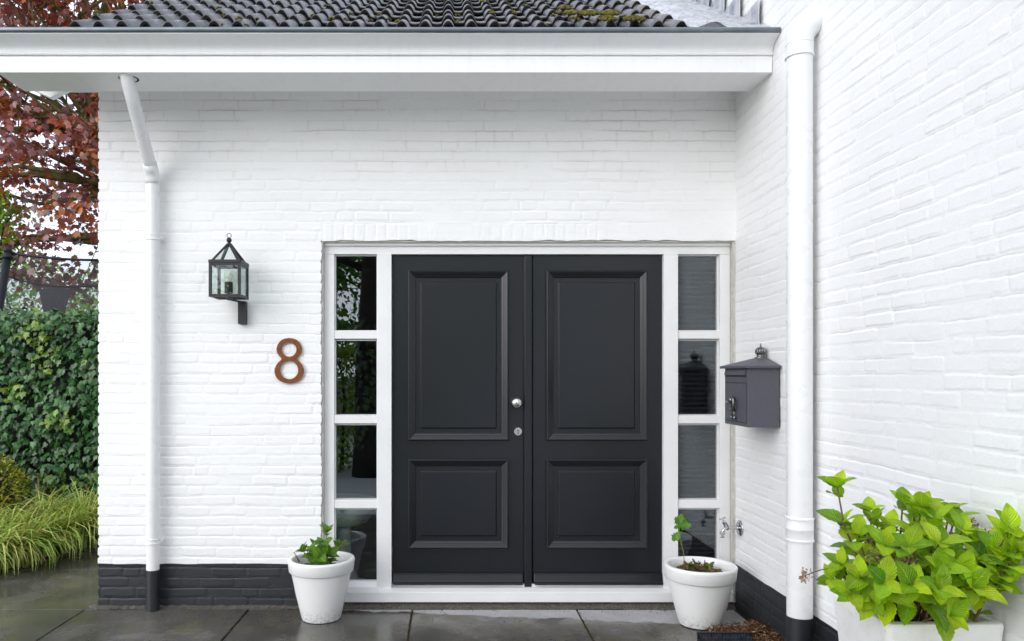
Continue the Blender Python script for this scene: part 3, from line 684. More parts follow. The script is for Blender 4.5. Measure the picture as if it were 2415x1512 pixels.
# ---------------- lead valley and stepped flashing
LV = []; LQ = []; nu, nv = 13, 60
for j in range(nv + 1):
    s_ = -0.05 + 3.6 * j / nv; b_ = t0 + u * s_
    for i in range(nu + 1):
        f_ = i / nu; x = XR1 - 0.05 + f_ * (XW - 0.008 - XR1 + 0.05)
        h = 0.045 * math.exp(-((f_ - 0.28) / 0.16) ** 2) - 0.02 * math.sin(f_ * math.pi) + 0.012 * (vnoise(np.array([x * 18.]), np.array([s_ * 9.]), 5)[0] - .5) + 0.02
        LV.append((x, b_.y - h * math.sin(TH), b_.z + h * math.cos(TH)))
for j in range(nv):
    for i in range(nu): a = j * (nu + 1) + i; LQ.append((a, a + 1, a + nu + 2, a + nu + 1))
lead = link('lead_flashing', np_mesh('lead_flashing', np.array(LV), LQ), M['lead'], house, True)
for i in range(8):
    y0 = -0.43 + 0.285 * i; y1 = y0 + 0.300; zt_ = 3.685 + 0.185 * i + 0.0
    zb0 = t0.z + (y0 - t0.y) * math.tan(TH) - 0.01; zb1 = t0.z + (y1 - t0.y) * math.tan(TH) - 0.01
    o_ = 0.012 + 0.004 * (i % 2)
    q = MB(); n_ = 6
    P = []
    for a in range(n_ + 1):
        for b in range(n_ + 1):
            y = y0 + (y1 - y0) * a / n_; zb_ = zb0 + (zb1 - zb0) * a / n_; z = zb_ + (zt_ - zb_) * b / n_
            P.append((XW - o_ - (0.008 if a == 0 else 0.0) - 0.006 * rr.random() + (0.004 * b / n_), y, z))
    q.add(P, [(a * (n_ + 1) + b, (a + 1) * (n_ + 1) + b, (a + 1) * (n_ + 1) + b + 1, a * (n_ + 1) + b + 1) for a in range(n_) for b in range(n_)])
    so = q.build('step_sheet', M['lead'], lead, True); sd_ = so.modifiers.new('thick', 'SOLIDIFY'); sd_.thickness = 0.003
MB().box((XW - 0.11, YFR - 0.06, 3.375), (XW - 0.006, -0.43, 3.382)).prism([(YFR - 0.04, 3.384), (-0.44, 3.384), (-0.44, 3.470), (YFR - 0.02, 3.425)], 'X', XW - 0.022, XW - 0.012).build('end_sheet', M['lead'], lead, bevel=0.002)

# ------------------------------------------------------------------ things on and in the house
# left rainwater pipe
dp = thing('downpipe', 'slim white rainwater pipe bending from the soffit, left of the lantern', 'downpipe', (-1.867, -0.06, 0), 'rainwater pipes on the walls')
c = Vector((-1.867, -0.062, 0)); r = 0.040
top = Vector((-1.851, -0.46, ZS + 0.015)); kn = Vector((-1.867, -0.062, 2.735))
e1 = top + Vector((0, 0, -0.05)); e2 = kn
d_ = (kn - e1).normalized()
path = [e1 - d_ * 0.11] + [e1 + (kn - e1) * q_ for q_ in (0.2, 0.4, 0.6, 0.8)] + [kn - d_ * 0.04]
MB().tube(path, r - 0.001, 28).build('offset_pipe', M['pvc'], dp, True)
MB().tube([kn - d_ * 0.085, kn - d_ * 0.05, kn - d_ * 0.02 + Vector((0, 0, 0)), kn + Vector((0, 0, -0.02)), kn + Vector((0, 0, -0.055))], r + 0.003, 28).build('elbow', M['pvc'], dp, True)
zt1 = 0.258
v = MB().tube([(c.x, c.y, zt1), (c.x, c.y, 2.70)], r, 32).build('pipe', M['pvc'], dp, True); auto(v)
v = MB().tube([(c.x, c.y, 0.0), (c.x, c.y, zt1 - 0.0005)], r + 0.0004, 32).build('painted_foot', M['pipeblack'], dp, True); auto(v)
for zc_ in (2.345, 0.438):
    v = MB().lathe((c.x, c.y, zc_), [(r, -0.017), (r + 0.005, -0.016), (r + 0.005, -0.011), (r + 0.003, -0.009), (r + 0.003, 0.009), (r + 0.005, 0.011), (r + 0.005, 0.016), (r, 0.017)], 36).build('pipe_bracket', M['pvc'], dp); auto(v)
    MB().box((c.x + r - 0.002, c.y + 0.0, zc_ - 0.008), (c.x + r + 0.014, 0.004, zc_ + 0.008)).build('screw_lug', M['pvc'], v)
# right, wide pipe
dp2 = thing('downpipe', 'wide white drain pipe with black foot standing against the right wall', 'downpipe', (1.738, -1.073, 0), 'rainwater pipes on the walls')
c = Vector((1.738, -1.073, 0)); r = 0.0605
v = MB().tube([(c.x, c.y, 0.285), (c.x, c.y, 3.10)], r, 48).build('pipe', M['pvc'], dp2); auto(v)
v = MB().tube([(c.x, c.y, 0.0), (c.x, c.y, 0.2845)], r + 0.0005, 48).build('painted_foot', M['pipeblack'], dp2); auto(v)
v = MB().lathe((c.x, c.y, 0.72), [(r, -0.062), (r + 0.007, -0.060), (r + 0.007, -0.052), (r + 0.004, -0.05), (r + 0.004, -0.004), (r + 0.0055, -0.002), (r + 0.0055, 0.002), (r + 0.004, 0.004), (r + 0.004, 0.046), (r + 0.007, 0.048), (r + 0.007, 0.056), (r, 0.058)], 48).build('coupling', M['pvc'], dp2); auto(v)
el_ = [Vector((c.x, c.y, 3.058)), Vector((c.x, c.y, 3.135))]
for i in range(1, 9):
    a = R(62) * i / 8; el_.append(Vector((c.x + 0.10 * (1 - math.cos(a)), c.y, 3.135 + 0.10 * math.sin(a))))
el_.append(el_[-1] + Vector((math.sin(R(62)), 0, math.cos(R(62)))) * 0.085)
v = MB().tube(el_, r + 0.004, 48).build('elbow', M['pvc'], dp2); auto(v)
v = MB().lathe((c.x, c.y, 3.058), [(r + 0.001, -0.004), (r + 0.008, -0.002), (r + 0.008, 0.007), (r + 0.004, 0.010)], 48).lathe((c.x, c.y, 3.12), [(r + 0.0035, -0.002), (r + 0.006, 0), (r + 0.0035, 0.002)], 48).build('socket_rim', M['pvc'], v); auto(v)
# ---------------- wall lantern
lan = thing('wall_lantern', 'black square glass lantern with a ring on top, fixed to the white wall', 'lantern', (-1.355, 0, 1.80))
x0, x1, y0, y1, z0, z1 = -1.451, -1.259, -0.270, -0.078, 1.953, 2.162
xm, ym, za = (x0 + x1) / 2, (y0 + y1) / 2, 2.288
fm = MB(); w = 0.017
for x in (x0, x1 - w):
    for y in (y0, y1 - w): fm.box((x, y, z0), (x + w, y + w, z1))
for z in (z0, z1 - w):
    for y in (y0 + .0005, y1 - w - .0005): fm.box((x0 + w, y, z), (x1 - w, y + w, z + w - .0005))
    for x in (x0 + .0005, x1 - w - .0005): fm.box((x, y0 + w, z), (x + w, y1 - w, z + w - .0005))
for x in (x0 + 0.007, x1 - 0.007):
    for y in (y0 + 0.007, y1 - 0.007): fm.obox((x, y, z1 - 0.002), (xm + (x - xm) * 0.05, ym + (y - ym) * 0.05, za), 0.019, 0.010)
for p_, q_ in (((x0, y0), (x1, y0)), ((x1, y0), (x1, y1)), ((x1, y1), (x0, y1)), ((x0, y1), (x0, y0))):
    fm.obox((p_[0] * .97 + xm * .03, p_[1] * .97 + ym * .03, z1 + 0.006), (q_[0] * .97 + xm * .03, q_[1] * .97 + ym * .03, z1 + 0.006), 0.012, 0.018)
fm.build('lantern_frame', M['blackmetal'], lan, bevel=0.0012)
gm = MB()
gm.box((x0 + w, y0 + 0.006, z0 + w), (x1 - w, y0 + 0.009, z1 - w)).box((x0 + w, y1 - 0.009, z0 + w), (x1 - w, y1 - 0.006, z1 - w)).box((x0 + 0.006, y0 + w, z0 + w), (x0 + 0.009, y1 - w, z1 - w)).box((x1 - 0.009, y0 + w, z0 + w), (x1 - 0.006, y1 - w, z1 - w))
b4 = [(x0 + .012, y0 + .012, z1 + .004), (x1 - .012, y0 + .012, z1 + .004), (x1 - .012, y1 - .012, z1 + .004), (x0 + .012, y1 - .012, z1 + .004), (xm, ym, za - .010)]
gm.add(b4, [(0, 1, 4), (1, 2, 4), (2, 3, 4), (3, 0, 4)])
gm.build('lantern_glass', M['lampglass'], lan)
fn = MB().lathe((xm, ym, za - 0.008), [(0.013, 0.0), (0.010, 0.008), (0.006, 0.012), (0.0105, 0.016), (0.0155, 0.024), (0.016, 0.032), (0.0125, 0.041), (0.006, 0.046), (0.0, 0.047)], 28).build('finial', M['blackmetal'], lan, True)
MB().tube([(xm + 0.0135 * math.cos(a), ym, za + 0.050 + 0.0135 * math.sin(a)) for a in [2 * math.pi * i / 24 for i in range(25)]], 0.0019, 8, False).build('hanging_ring', M['blackmetal'], lan, True)
MB().tube([(xm - 0.002, ym, z0 + 0.03), (xm - 0.002, ym, z0 + 0.098)], 0.0255, 28).tube([(xm - 0.002, ym, z0 + 0.002), (xm - 0.002, ym, z0 + 0.03)], 0.007, 12).build('lamp_holder', M['blackmetal'], lan)
bl = MB().lathe((xm - 0.002, ym, z0 + 0.098), [(0.021, 0.0), (0.0215, 0.008), (0.020, 0.009), (0.0225, 0.020), (0.0275, 0.034), (0.0285, 0.046), (0.025, 0.060), (0.015, 0.070), (0.0, 0.074)], 32).build('light_bulb', M['bulb'], lan, True)
ar = MB(); bx0 = -1.312
ar.box((bx0 - 0.024, -0.050, 1.803), (bx0 + 0.024, 0.0, z0 - 0.006))
ar.obox((bx0, -0.045, z0 - 0.011), (xm, ym - 0.02, z0 - 0.008), 0.018, 0.010).obox((x0 + 0.01, ym, z0 + 0.004), (x1 - 0.01, ym, z0 + 0.004), 0.016, 0.006).obox((xm, y0 + 0.01, z0 + 0.005), (xm, y1 - 0.01, z0 + 0.005), 0.016, 0.0062)
ar.build('wall_bracket', M['blackmetal'], lan, bevel=0.0015)
# ---------------- house number
def ell(cx, cz, rx, rz, n=56): return [(cx + rx * math.cos(2 * math.pi * i / n), cz + rz * math.sin(2 * math.pi * i / n)) for i in range(n)]
def nx(px): return (px / 1.68 / 1.6968 - VX) / 369.0
def nz(py): return CZ - ((800 + py / 1.68) / 1.6968 - VYH) / 369.0
prof8 = [(930, 0.0), (934, 30), (943, 50), (958, 67), (980, 80), (1005, 85), (1028, 81), (1048, 68), (1062, 55), (1070, 50), (1078, 56), (1092, 72), (1110, 86), (1135, 97), (1160, 98.5), (1185, 91), (1205, 77), (1220, 57), (1230, 33), (1235, 0.0)]
right = [(nx(1950 + w_), nz(y_)) for y_, w_ in prof8]; left = [(nx(1950 - w_), nz(y_)) for y_, w_ in prof8[-2:0:-1]]
outer = right + left
holes = [ell(nx(1949), nz(1007.5), (nx(1998) - nx(1900)) / 2, (nz(960) - nz(1055)) / 2), ell(nx(1950), nz(1144), (nx(2010) - nx(1890)) / 2, (nz(1083) - nz(1205)) / 2)]
cu = bpy.data.curves.new('house_number', 'CURVE'); cu.dimensions = '2D'; cu.fill_mode = 'BOTH'; cu.extrude = 0.003
for poly in [outer] + holes:
    sp = cu.splines.new('POLY'); sp.points.add(len(poly) - 1); sp.use_cyclic_u = True
    for i, (a, b) in enumerate(poly): sp.points[i].co = (a, b, 0, 1)
tmp = bpy.data.objects.new('tmp', cu); COL.objects.link(tmp); bpy.context.view_layer.update()
me = bpy.data.meshes.new_from_object(tmp.evaluated_get(bpy.context.evaluated_depsgraph_get())); bpy.data.objects.remove(tmp)
me.transform(Matrix.Rotation(R(90), 4, 'X')); me.materials.clear()
hn = bpy.data.objects.new('house_number', me); COL.objects.link(hn); me.materials.append(M['rust']); hn.location = (0, -0.014, 0)
prop(hn, 'rusty steel house number 8 standing off the white brick wall', 'house number')
for z in (nz(945), nz(1220)):
    po = MB().tube([(nx(1950), -0.011, z), (nx(1950), 0.003, z)], 0.004, 10).build('standoff_pin', M['steel'], hn, True)
# ---------------- mailbox
mb = thing('mailbox', 'grey metal mailbox with pointed lid and crown, on the right wall', 'mailbox', (XW, -0.49, 1.19))
ax, bx_, ya, yb, za_, zb_ = 1.640, XW - 0.006, -0.665, -0.315, 1.193, 1.522
bo = MB().box((ax, ya, za_), (bx_, yb, zb_)).build('mailbox_body', M['mailgrey'], mb, bevel=0.003)
lid = MB(); lo = 0.020
ex0, ey0, ey1, ze0, ze1 = ax - lo - 0.004, ya - lo, yb + lo, 1.519, 1.533
lid.add([(ex0, ey0, ze0), (bx_, ey0, ze0), (bx_, ey1, ze0), (ex0, ey1, ze0), (ex0, ey0, ze1), (bx_, ey0, ze1), (bx_, ey1, ze1), (ex0, ey1, ze1), (bx_ - 0.012, -0.515, 1.583), (bx_ - 0.012, -0.465, 1.583), (bx_ - 0.062, -0.49, 1.580)],
        [(0, 3, 2, 1), (0, 1, 5, 4), (2, 3, 7, 6), (3, 0, 4, 7), (1, 2, 6, 9, 8, 5), (4, 5, 8), (4, 8, 10), (4, 10, 7), (10, 9, 7), (7, 9, 6), (8, 9, 10)])
lid.build('lid', M['mailgrey'], mb, bevel=0.002)
MB().prism([(ax - 0.0, 1.479), (ax - 0.010, 1.481), (ax - 0.004, 1.512), (ax, 1.514)], 'Y', ya + 0.022, yb - 0.016).build('slot_flap', M['mailgrey'], mb)
MB().box((ax - 0.0012, ya + 0.02, 1.472), (ax + 0.002, yb - 0.012, 1.478)).box((ax - 0.0012, ya + 0.018, 1.4345), (ax + 0.002, yb - 0.010, 1.438)).box((ax - 0.0012, ya + 0.018, 1.214), (ax + 0.002, yb - 0.010, 1.217)).box((ax - 0.0012, ya + 0.0165, 1.214), (ax + 0.002, ya + 0.0185, 1.437)).box((ax - 0.0012, yb - 0.0115, 1.214), (ax + 0.002, yb - 0.0095, 1.437)).build('slot_gap', M['darkslot'], bo)
dd = MB().box((ax - 0.003, ya + 0.0195, 1.2175), (ax - 0.0002, yb - 0.0125, 1.434)).build('mailbox_door', M['mailgrey'], mb, bevel=0.001)
MB().lathe((ax - 0.003, yb - 0.045, 1.322), [(0.012, 0), (0.012, 0.003), (0.009, 0.005), (0, 0.005)], 20, 'X').build('lock', M['chrome'], dd)
hc = Vector((ax - 0.014, -0.492, 1.316)); hp = []; hr = []
for i in range(25):
    a = R(-60) + 2 * math.pi * 1.12 * i / 24; hp.append(hc + Vector((-0.012 * math.sin(i / 24 * 3.1) - 0.003 * i / 24, 0.036 * math.cos(a), 0.036 * math.sin(a) + 0.006))); hr.append(0.005 + 0.005 * i / 24)
ho = MB().tube(hp, hr, 12)
ho.tube([hp[-1], hp[-1] + Vector((-0.006, -0.02, 0.018)), hp[-1] + Vector((-0.008, -0.034, 0.038))], [0.010, 0.0125, 0.017], 14)
ho.tube([hp[0], hp[0] + Vector((-0.002, 0.022, 0.026)), hp[0] + Vector((0, 0.042, 0.030))], [0.005, 0.005, 0.007], 10)
ho.ball(hc + Vector((-0.006, 0.0, -0.034)), 0.015, 12)
for s_ in (-1, 1):
    ho.tube([hc + Vector((-0.004, 0.014 * s_, -0.034)), hc + Vector((-0.004, 0.020 * s_, -0.056)), hc + Vector((-0.003, 0.022 * s_, -0.072))], [0.004, 0.0045, 0.004], 8)
    ho.ball(hc + Vector((-0.003, 0.023 * s_, -0.079)), 0.0095, 10, (1, 1, 1.35))
ho.build('post_horn_handle', M['pewter'], dd, True)
cr = Vector((bx_ - 0.034, -0.49, 1.580)); cm = MB()
cm.lathe(cr, [(0.033, -0.006), (0.033, 0.003), (0.026, 0.005), (0.021, 0.006), (0.022, 0.018), (0.0235, 0.020), (0.0225, 0.022)], 32)
for i in range(12):
    a = 2 * math.pi * i / 12
    cm.tube([cr + Vector((q * math.cos(a), q * math.sin(a), h_)) for q, h_ in ((0.022, 0.020), (0.0275, 0.032), (0.026, 0.046), (0.016, 0.056), (0.004, 0.058))], [0.0042, 0.0045, 0.0045, 0.0038, 0.003], 8)
    cm.ball(cr + Vector((0.0245 * math.cos(a + .26), 0.0245 * math.sin(a + .26), 0.027)), 0.005, 6)
cm.lathe(cr, [(0.020, 0.02), (0.024, 0.034), (0.021, 0.047), (0.01, 0.056), (0, 0.057)], 24)
cm.ball(cr + Vector((0, 0, 0.063)), 0.0065, 10).box(tuple(cr + Vector((-0.0022, -0.0022, 0.066))), tuple(cr + Vector((0.0022, 0.0022, 0.082)))).box(tuple(cr + Vector((-0.0023, -0.008, 0.071))), tuple(cr + Vector((0.0023, 0.008, 0.0755))))
cm.build('crown_finial', M['pewter'], mb, True)
# ---------------- garden tap
tp_ = thing('garden_tap', 'chrome outdoor tap with grey hose connector, low on the right wall', 'tap', (XW, -0.075, 0.523))
q = Vector((XW, -0.080, 0.522))
v = MB().lathe(q, [(0.050, -0.004), (0.050, 0.004), (0.044, 0.010), (0.026, 0.013), (0.012, 0.014)], 40, 'X').build('wall_flange', M['chrome'], tp_); auto(v)
tb = MB().tube([q + Vector((-0.006, 0, 0)), q + Vector((-0.02, 0, 0)), q + Vector((-0.024, 0, 0)), q + Vector((-0.07, 0, 0)), q + Vector((-0.094, 0, 0.003))], [0.0125, 0.0125, 0.009, 0.0085, 0.010], 20)
k2 = q + Vector((-0.085, 0, 0))
tb.tube([k2 + Vector((0.008, 0, -0.008)), k2 + Vector((-0.002, 0, 0.008)), k2 + Vector((-0.012, 0, 0.030)), k2 + Vector((-0.015, 0, 0.036)), k2 + Vector((-0.017, 0, 0.043))], [0.011, 0.0135, 0.0125, 0.0125, 0.009], 6)
tb.tube([k2, k2 + Vector((-0.012, 0, -0.004)), k2 + Vector((-0.022, 0, -0.012)), k2 + Vector((-0.027, 0, -0.024))], [0.009, 0.009, 0.0085, 0.008], 16)
v = tb.build('tap_body', M['chrome'], tp_); auto(v)
sp0 = k2 + Vector((-0.017, 0, 0.040)); sp1 = k2 + Vector((-0.026, 0, 0.061))
v = MB().tube([sp0, sp1], 0.004, 12).ball(sp1, 0.0055, 12).tube([sp1 + Vector((-0.020, -0.006, -0.004)), sp1, sp1 + Vector((0.018, 0.006, 0.003))], [0.005, 0.0032, 0.005], 12).build('handle', M['chrome'], tp_, True)
hz = k2 + Vector((-0.027, 0, -0.022))
v = MB().lathe(hz, [(0.0165, 0.0), (0.0175, -0.002), (0.0175, -0.014), (0.016, -0.016), (0.010, -0.018), (0.009, -0.030), (0.0105, -0.031), (0.0105, -0.037), (0.0, -0.037)], 24).build('hose_connector', M['greyplastic'], tp_); auto(v)
MB().lathe(hz, [(0.0095, -0.0315), (0.0118, -0.0325), (0.0118, -0.0355), (0.0095, -0.0365)], 24).build('rubber_seal', M['blackplastic'], v)

# ------------------------------------------------------------------ pots
def make_pot(loc, rt, rb, h, mat, label, bandh):
    o = thing('flower_pot', label, 'flower pot', loc, 'white flower pots beside the door'); x, y, _ = loc
    rbt = rt - 0.018; m1 = h - bandh
    rl = lambda z: rb + (rbt - rb) * z / m1
    pr = [(0.0, 0.004), (rb - 0.012, 0.004), (rb - 0.004, 0.001), (rb, 0.010), (rl(m1 * 0.5), m1 * 0.5), (rl(m1) - 0.004, m1 - 0.004), (rl(m1) + 0.006, m1 - 0.001), (rl(m1) + 0.010, m1 + 0.004), (rt - 0.001, h - 0.016), (rt, h - 0.008), (rt - 0.004, h - 0.001), (rt - 0.012, h),
          (rt - 0.024, h - 0.001), (rt - 0.029, h - 0.007), (rt - 0.034, h - 0.05), (rt - 0.048, h - 0.12), (rt - 0.055, h - 0.14), (0.0, h - 0.14)]
    b = MB().lathe(loc, pr, 72).build('pot_body', mat, o, True); b.location = (0, 0, 0)
    me = b.data
    for vv in me.vertices: vv.co = vv.co - Vector(loc)
    auto(b, 50)
    return o
lp = (-0.781, -0.215, 0.003); rp = (1.491, -0.318, 0.003)
make_pot(lp, 0.2025, 0.119, 0.366, M['pot'], 'smooth white flower pot left of the door holding small leafy shoots', 0.076)
make_pot(rp, 0.2115, 0.124, 0.352, M['pot2'], 'speckled white flower pot right of the door with one thin seedling', 0.080)
def soil_disc(name, parent, c, r, z):
    ys_ = []; n = 36; V_ = []; Q_ = []
    for i in range(10):
        for k_ in range(n):
            q_ = r * i / 9; a = 2 * math.pi * k_ / n; V_.append((c[0] + q_ * math.cos(a), c[1] + q_ * math.sin(a), z + 0.014 * rr.random() * (i < 9) + 0.008 * (1 - i / 9)))
    for i in range(9):
        for k_ in range(n): Q_.append((i * n + k_, i * n + (k_ + 1) % n, (i + 1) * n + (k_ + 1) % n, (i + 1) * n + k_))
    return link(name, np_mesh(name, np.array(V_), Q_), M['soil'], parent, True)
def unit(a): return a / np.linalg.norm(a, axis=-1, keepdims=True)
def greens(n, rng, lo, hi):
    t_ = rng.random((n, 1)); return np.array(lo) * (1 - t_) + np.array(hi) * t_
def sprig(pts, leaf, stem, rng, size, pairs, spread=0.9, tip=4):
    # pts: stem polyline; returns leaf placement lists
    P = []; TI = []; NO = []; SZ = []
    pts = [Vector(p) for p in pts]
    for i in range(pairs):
        f_ = (i + 0.6) / pairs; L_ = f_ * (len(pts) - 1); a = int(min(L_, len(pts) - 2)); p = pts[a].lerp(pts[a + 1], L_ - a); d = (pts[a + 1] - pts[a]).normalized()
        o1 = d.orthogonal().normalized(); ang = rng.uniform(0, 0.6) + i * 1.57
        for s_ in (0, math.pi):
            rot = Matrix.Rotation(ang + s_ + rng.uniform(-.3, .3), 3, d); out = rot @ o1
            lift = 0.15 + 0.65 * f_ + rng.uniform(-.2, .2)
            TI.append(out * spread + d * lift); NO.append(d * 1.0 - out * lift * 0.8 + Vector((0, 0, 0.5))); P.append(p); SZ.append(size * rng.uniform(0.75, 1.1) * (1.0 if f_ < 0.85 else 0.8))
    d = (pts[-1] - pts[-2]).normalized(); o1 = d.orthogonal().normalized()
    for i in range(tip):
        out = Matrix.Rotation(2 * math.pi * i / tip + rng.uniform(-.3, .3), 3, d) @ o1
        q_ = rng.uniform(0.5, 1.1); TI.append(out * q_ + d * (1.15 - q_ * 0.6)); NO.append(d * (0.5 + 0.4 * q_) - out * (1.15 - q_ * 0.6)); P.append(pts[-1]); SZ.append(size * rng.uniform(0.65, 0.98))
    return P, TI, NO, SZ
def arr(L): return np.array([tuple(v) for v in L])
def leafset(name, L, colr, mat, parent, rng):
    P, TI, NO, SZ = [sum((l[i] for l in L), []) for i in range(4)]
    return scatter(name, T_BROAD, arr(P), frames(arr(TI), arr(NO)), np.array(SZ), colr, mat, parent, UV_BROAD)
# shoots in the left pot
pl = thing('potted_shoots', 'small leafy green shoots growing in the left flower pot', 'plant', (lp[0], lp[1], 0.30))
soil_disc('soil', pl, lp, 0.162, 0.300)
rg = random.Random(12); L = []; stm = MB()
for tx, ty, Yd, prs, sz in ((771, 1256, -0.22, 4, .085), (735, 1303, -0.26, 3, .085), (802, 1286, -0.20, 2, .075), (714, 1298, -0.20, 3, .075), (752, 1314, -0.30, 3, .115), (762, 1288, -0.27, 3, .085), (776, 1306, -0.28, 2, .09), (742, 1286, -0.16, 2, .075)):
    tip = at(tx, ty, Yd); b0 = Vector((lp[0] + (tip.x - lp[0]) * 0.35 + rg.uniform(-.02, .02), lp[1] + rg.uniform(-.03, .03), 0.30)); m_ = b0.lerp(tip, 0.5) + Vector((rg.uniform(-.01, .01), 0, 0.01))
    stm.tube([b0, m_, tip], [0.004, 0.0032, 0.002], 7); L.append(sprig([b0, m_, tip], None, None, rg, sz, prs, 0.9, 4))
for tx, ty, bx2, by2 in ((693, 1302, 706, 1325), (815, 1272, 795, 1300), (725, 1300, 728, 1322)): stm.tube([at(bx2, by2, -0.24), at(tx, ty, -0.25)], [0.004, 0.0025], 7)
stm.build('stems', M['stem'], pl, True)
n_ = sum(len(l[0]) for l in L); leafset('leaves', L, greens(n_, RNG, (0.06, 0.18, 0.015), (0.17, 0.36, 0.035)), M['hydrangea'], pl, rg)
# seedling in the right pot
sd = thing('oak_seedling', 'single thin seedling with lobed leaves leaning out of the speckled pot', 'plant', (rp[0], rp[1], 0.29))
soil_disc('soil', sd, rp, 0.172, 0.292)
st = [at(1616, 1332, -0.36), at(1611, 1300, -0.37), at(1604, 1275, -0.38), at(1600, 1255, -0.38), at(1603, 1240, -0.38)]; st[0].z = 0.30
MB().tube(st, [0.003, 0.0026, 0.0022, 0.002, 0.0016], 8).build('stem', M['greenstem'], sd, True)
T_OAK = fan([(0, 0), (.10, .12), (.22, .18), (.14, .30), (.36, .42), (.20, .52), (.40, .68), (.20, .76), (.16, .95), (0, 1.0), (-.16, .95), (-.20, .76), (-.40, .68), (-.20, .52), (-.36, .42), (-.14, .30), (-.22, .18), (-.10, .12)], 0.2)
tips = [((1620, 1238), 1), ((1607, 1222), 1), ((1597, 1228), 1), ((1594, 1243), 1), ((1590, 1268), 1), ((1598, 1266), .9), ((1605, 1258), .9), ((1615, 1232), .9), ((1600, 1236), 1.0), ((1610, 1246), .8)]
P = []; TI = []
for i, ((a, b), s_) in enumerate(tips):
    o_ = st[3] if b > 1250 else st[4]; P.append(o_); TI.append(at(a, b, -0.38 + 0.02 * math.sin(i * 2.1)) - o_)
TIa = arr(TI); SZ = np.linalg.norm(TIa, axis=1) * 1.6
scatter('leaves', T_OAK, arr(P), frames(TIa, np.array([(0.2 * math.sin(i), -1, 0.7) for i in range(len(P))])), SZ, greens(len(P), RNG, (0.10, 0.26, 0.03), (0.16, 0.36, 0.05)), M['treeleaf'], sd)
# twig litter on its soil
n = 260; a = RNG.uniform(0, 6.28, n); q_ = 0.11 * np.sqrt(RNG.random(n)); pos = np.stack([rp[0] + q_ * np.cos(a), rp[1] + 0.045 + q_ * np.sin(a) * 0.8, 0.306 + 0.030 * (1 - q_ / 0.11) + 0.010 * RNG.random(n)], 1)
tipd = unit(np.stack([RNG.normal(size=n), RNG.normal(size=n), 0.25 * RNG.normal(size=n)], 1)); cl = np.where(RNG.random((n, 1)) < 0.4, np.array([[0.07, 0.11, 0.02]]), np.array([[0.16, 0.09, 0.045]])) * RNG.uniform(0.4, 1.4, (n, 1))
lt = scatter('litter', T_LEAF, pos, frames(tipd, np.tile((0, 0, 1.0), (n, 1)) + 0.5 * RNG.normal(size=(n, 3))), RNG.uniform(.02, .06, n), cl, M['chip'], sd); lt['kind'] = 'stuff'

# ------------------------------------------------------------------ concrete planter and hydrangea
plx0, plx1, ply0, ply1, plz = 1.423, 1.812, -2.385, -2.015, 0.672
pln = thing('planter', 'tapered pale concrete planter holding the bright green hydrangea', 'planter', (1.617, -2.2, 0))
def rrect(x0, x1, y0, y1, r, n=6):
    P = []
    for cx, cy, a0 in ((x1 - r, y1 - r, 0), (x0 + r, y1 - r, 90), (x0 + r, y0 + r, 180), (x1 - r, y0 + r, 270)):
        for i in range(n + 1): a = R(a0 + 90 * i / n); P.append((cx + r * math.cos(a), cy + r * math.sin(a)))
    return P
lev = [(0.055, 0.0, .03), (0.05, 0.012, .03), (0.003, plz - 0.035, .022), (0.0, plz - 0.012, .022), (0.003, plz - 0.003, .022), (0.010, plz, .022), (0.026, plz, .022), (0.033, plz - 0.004, .02), (0.037, plz - 0.02, .02), (0.05, plz - 0.10, .02)]
PV = []; n = 28
for ins, z, r in lev: PV += [(x, y, z) for x, y in rrect(plx0 + ins, plx1 - ins * 0.75, ply0 + ins, ply1 - ins, r)]
PF = [(i * n + k, i * n + (k + 1) % n, (i + 1) * n + (k + 1) % n, (i + 1) * n + k) for i in range(len(lev) - 1) for k in range(n)] + [tuple(range(n))]
v = MB().add(PV, PF).build('planter_box', M['concrete'], pln); auto(v, 35)
MB().box((plx0 + 0.045, ply0 + 0.045, plz - 0.10), (plx1 - 0.035, ply1 - 0.045, plz - 0.065)).build('potting_soil', M['soil'], pln)
hy = thing('hydrangea', 'bright green leafy hydrangea with dried brown flower heads in the concrete planter', 'shrub', (1.617, -2.2, plz - 0.06))
rg = random.Random(21); rg_np = np.random.default_rng(21); L = []; stm = MB(); dry = []
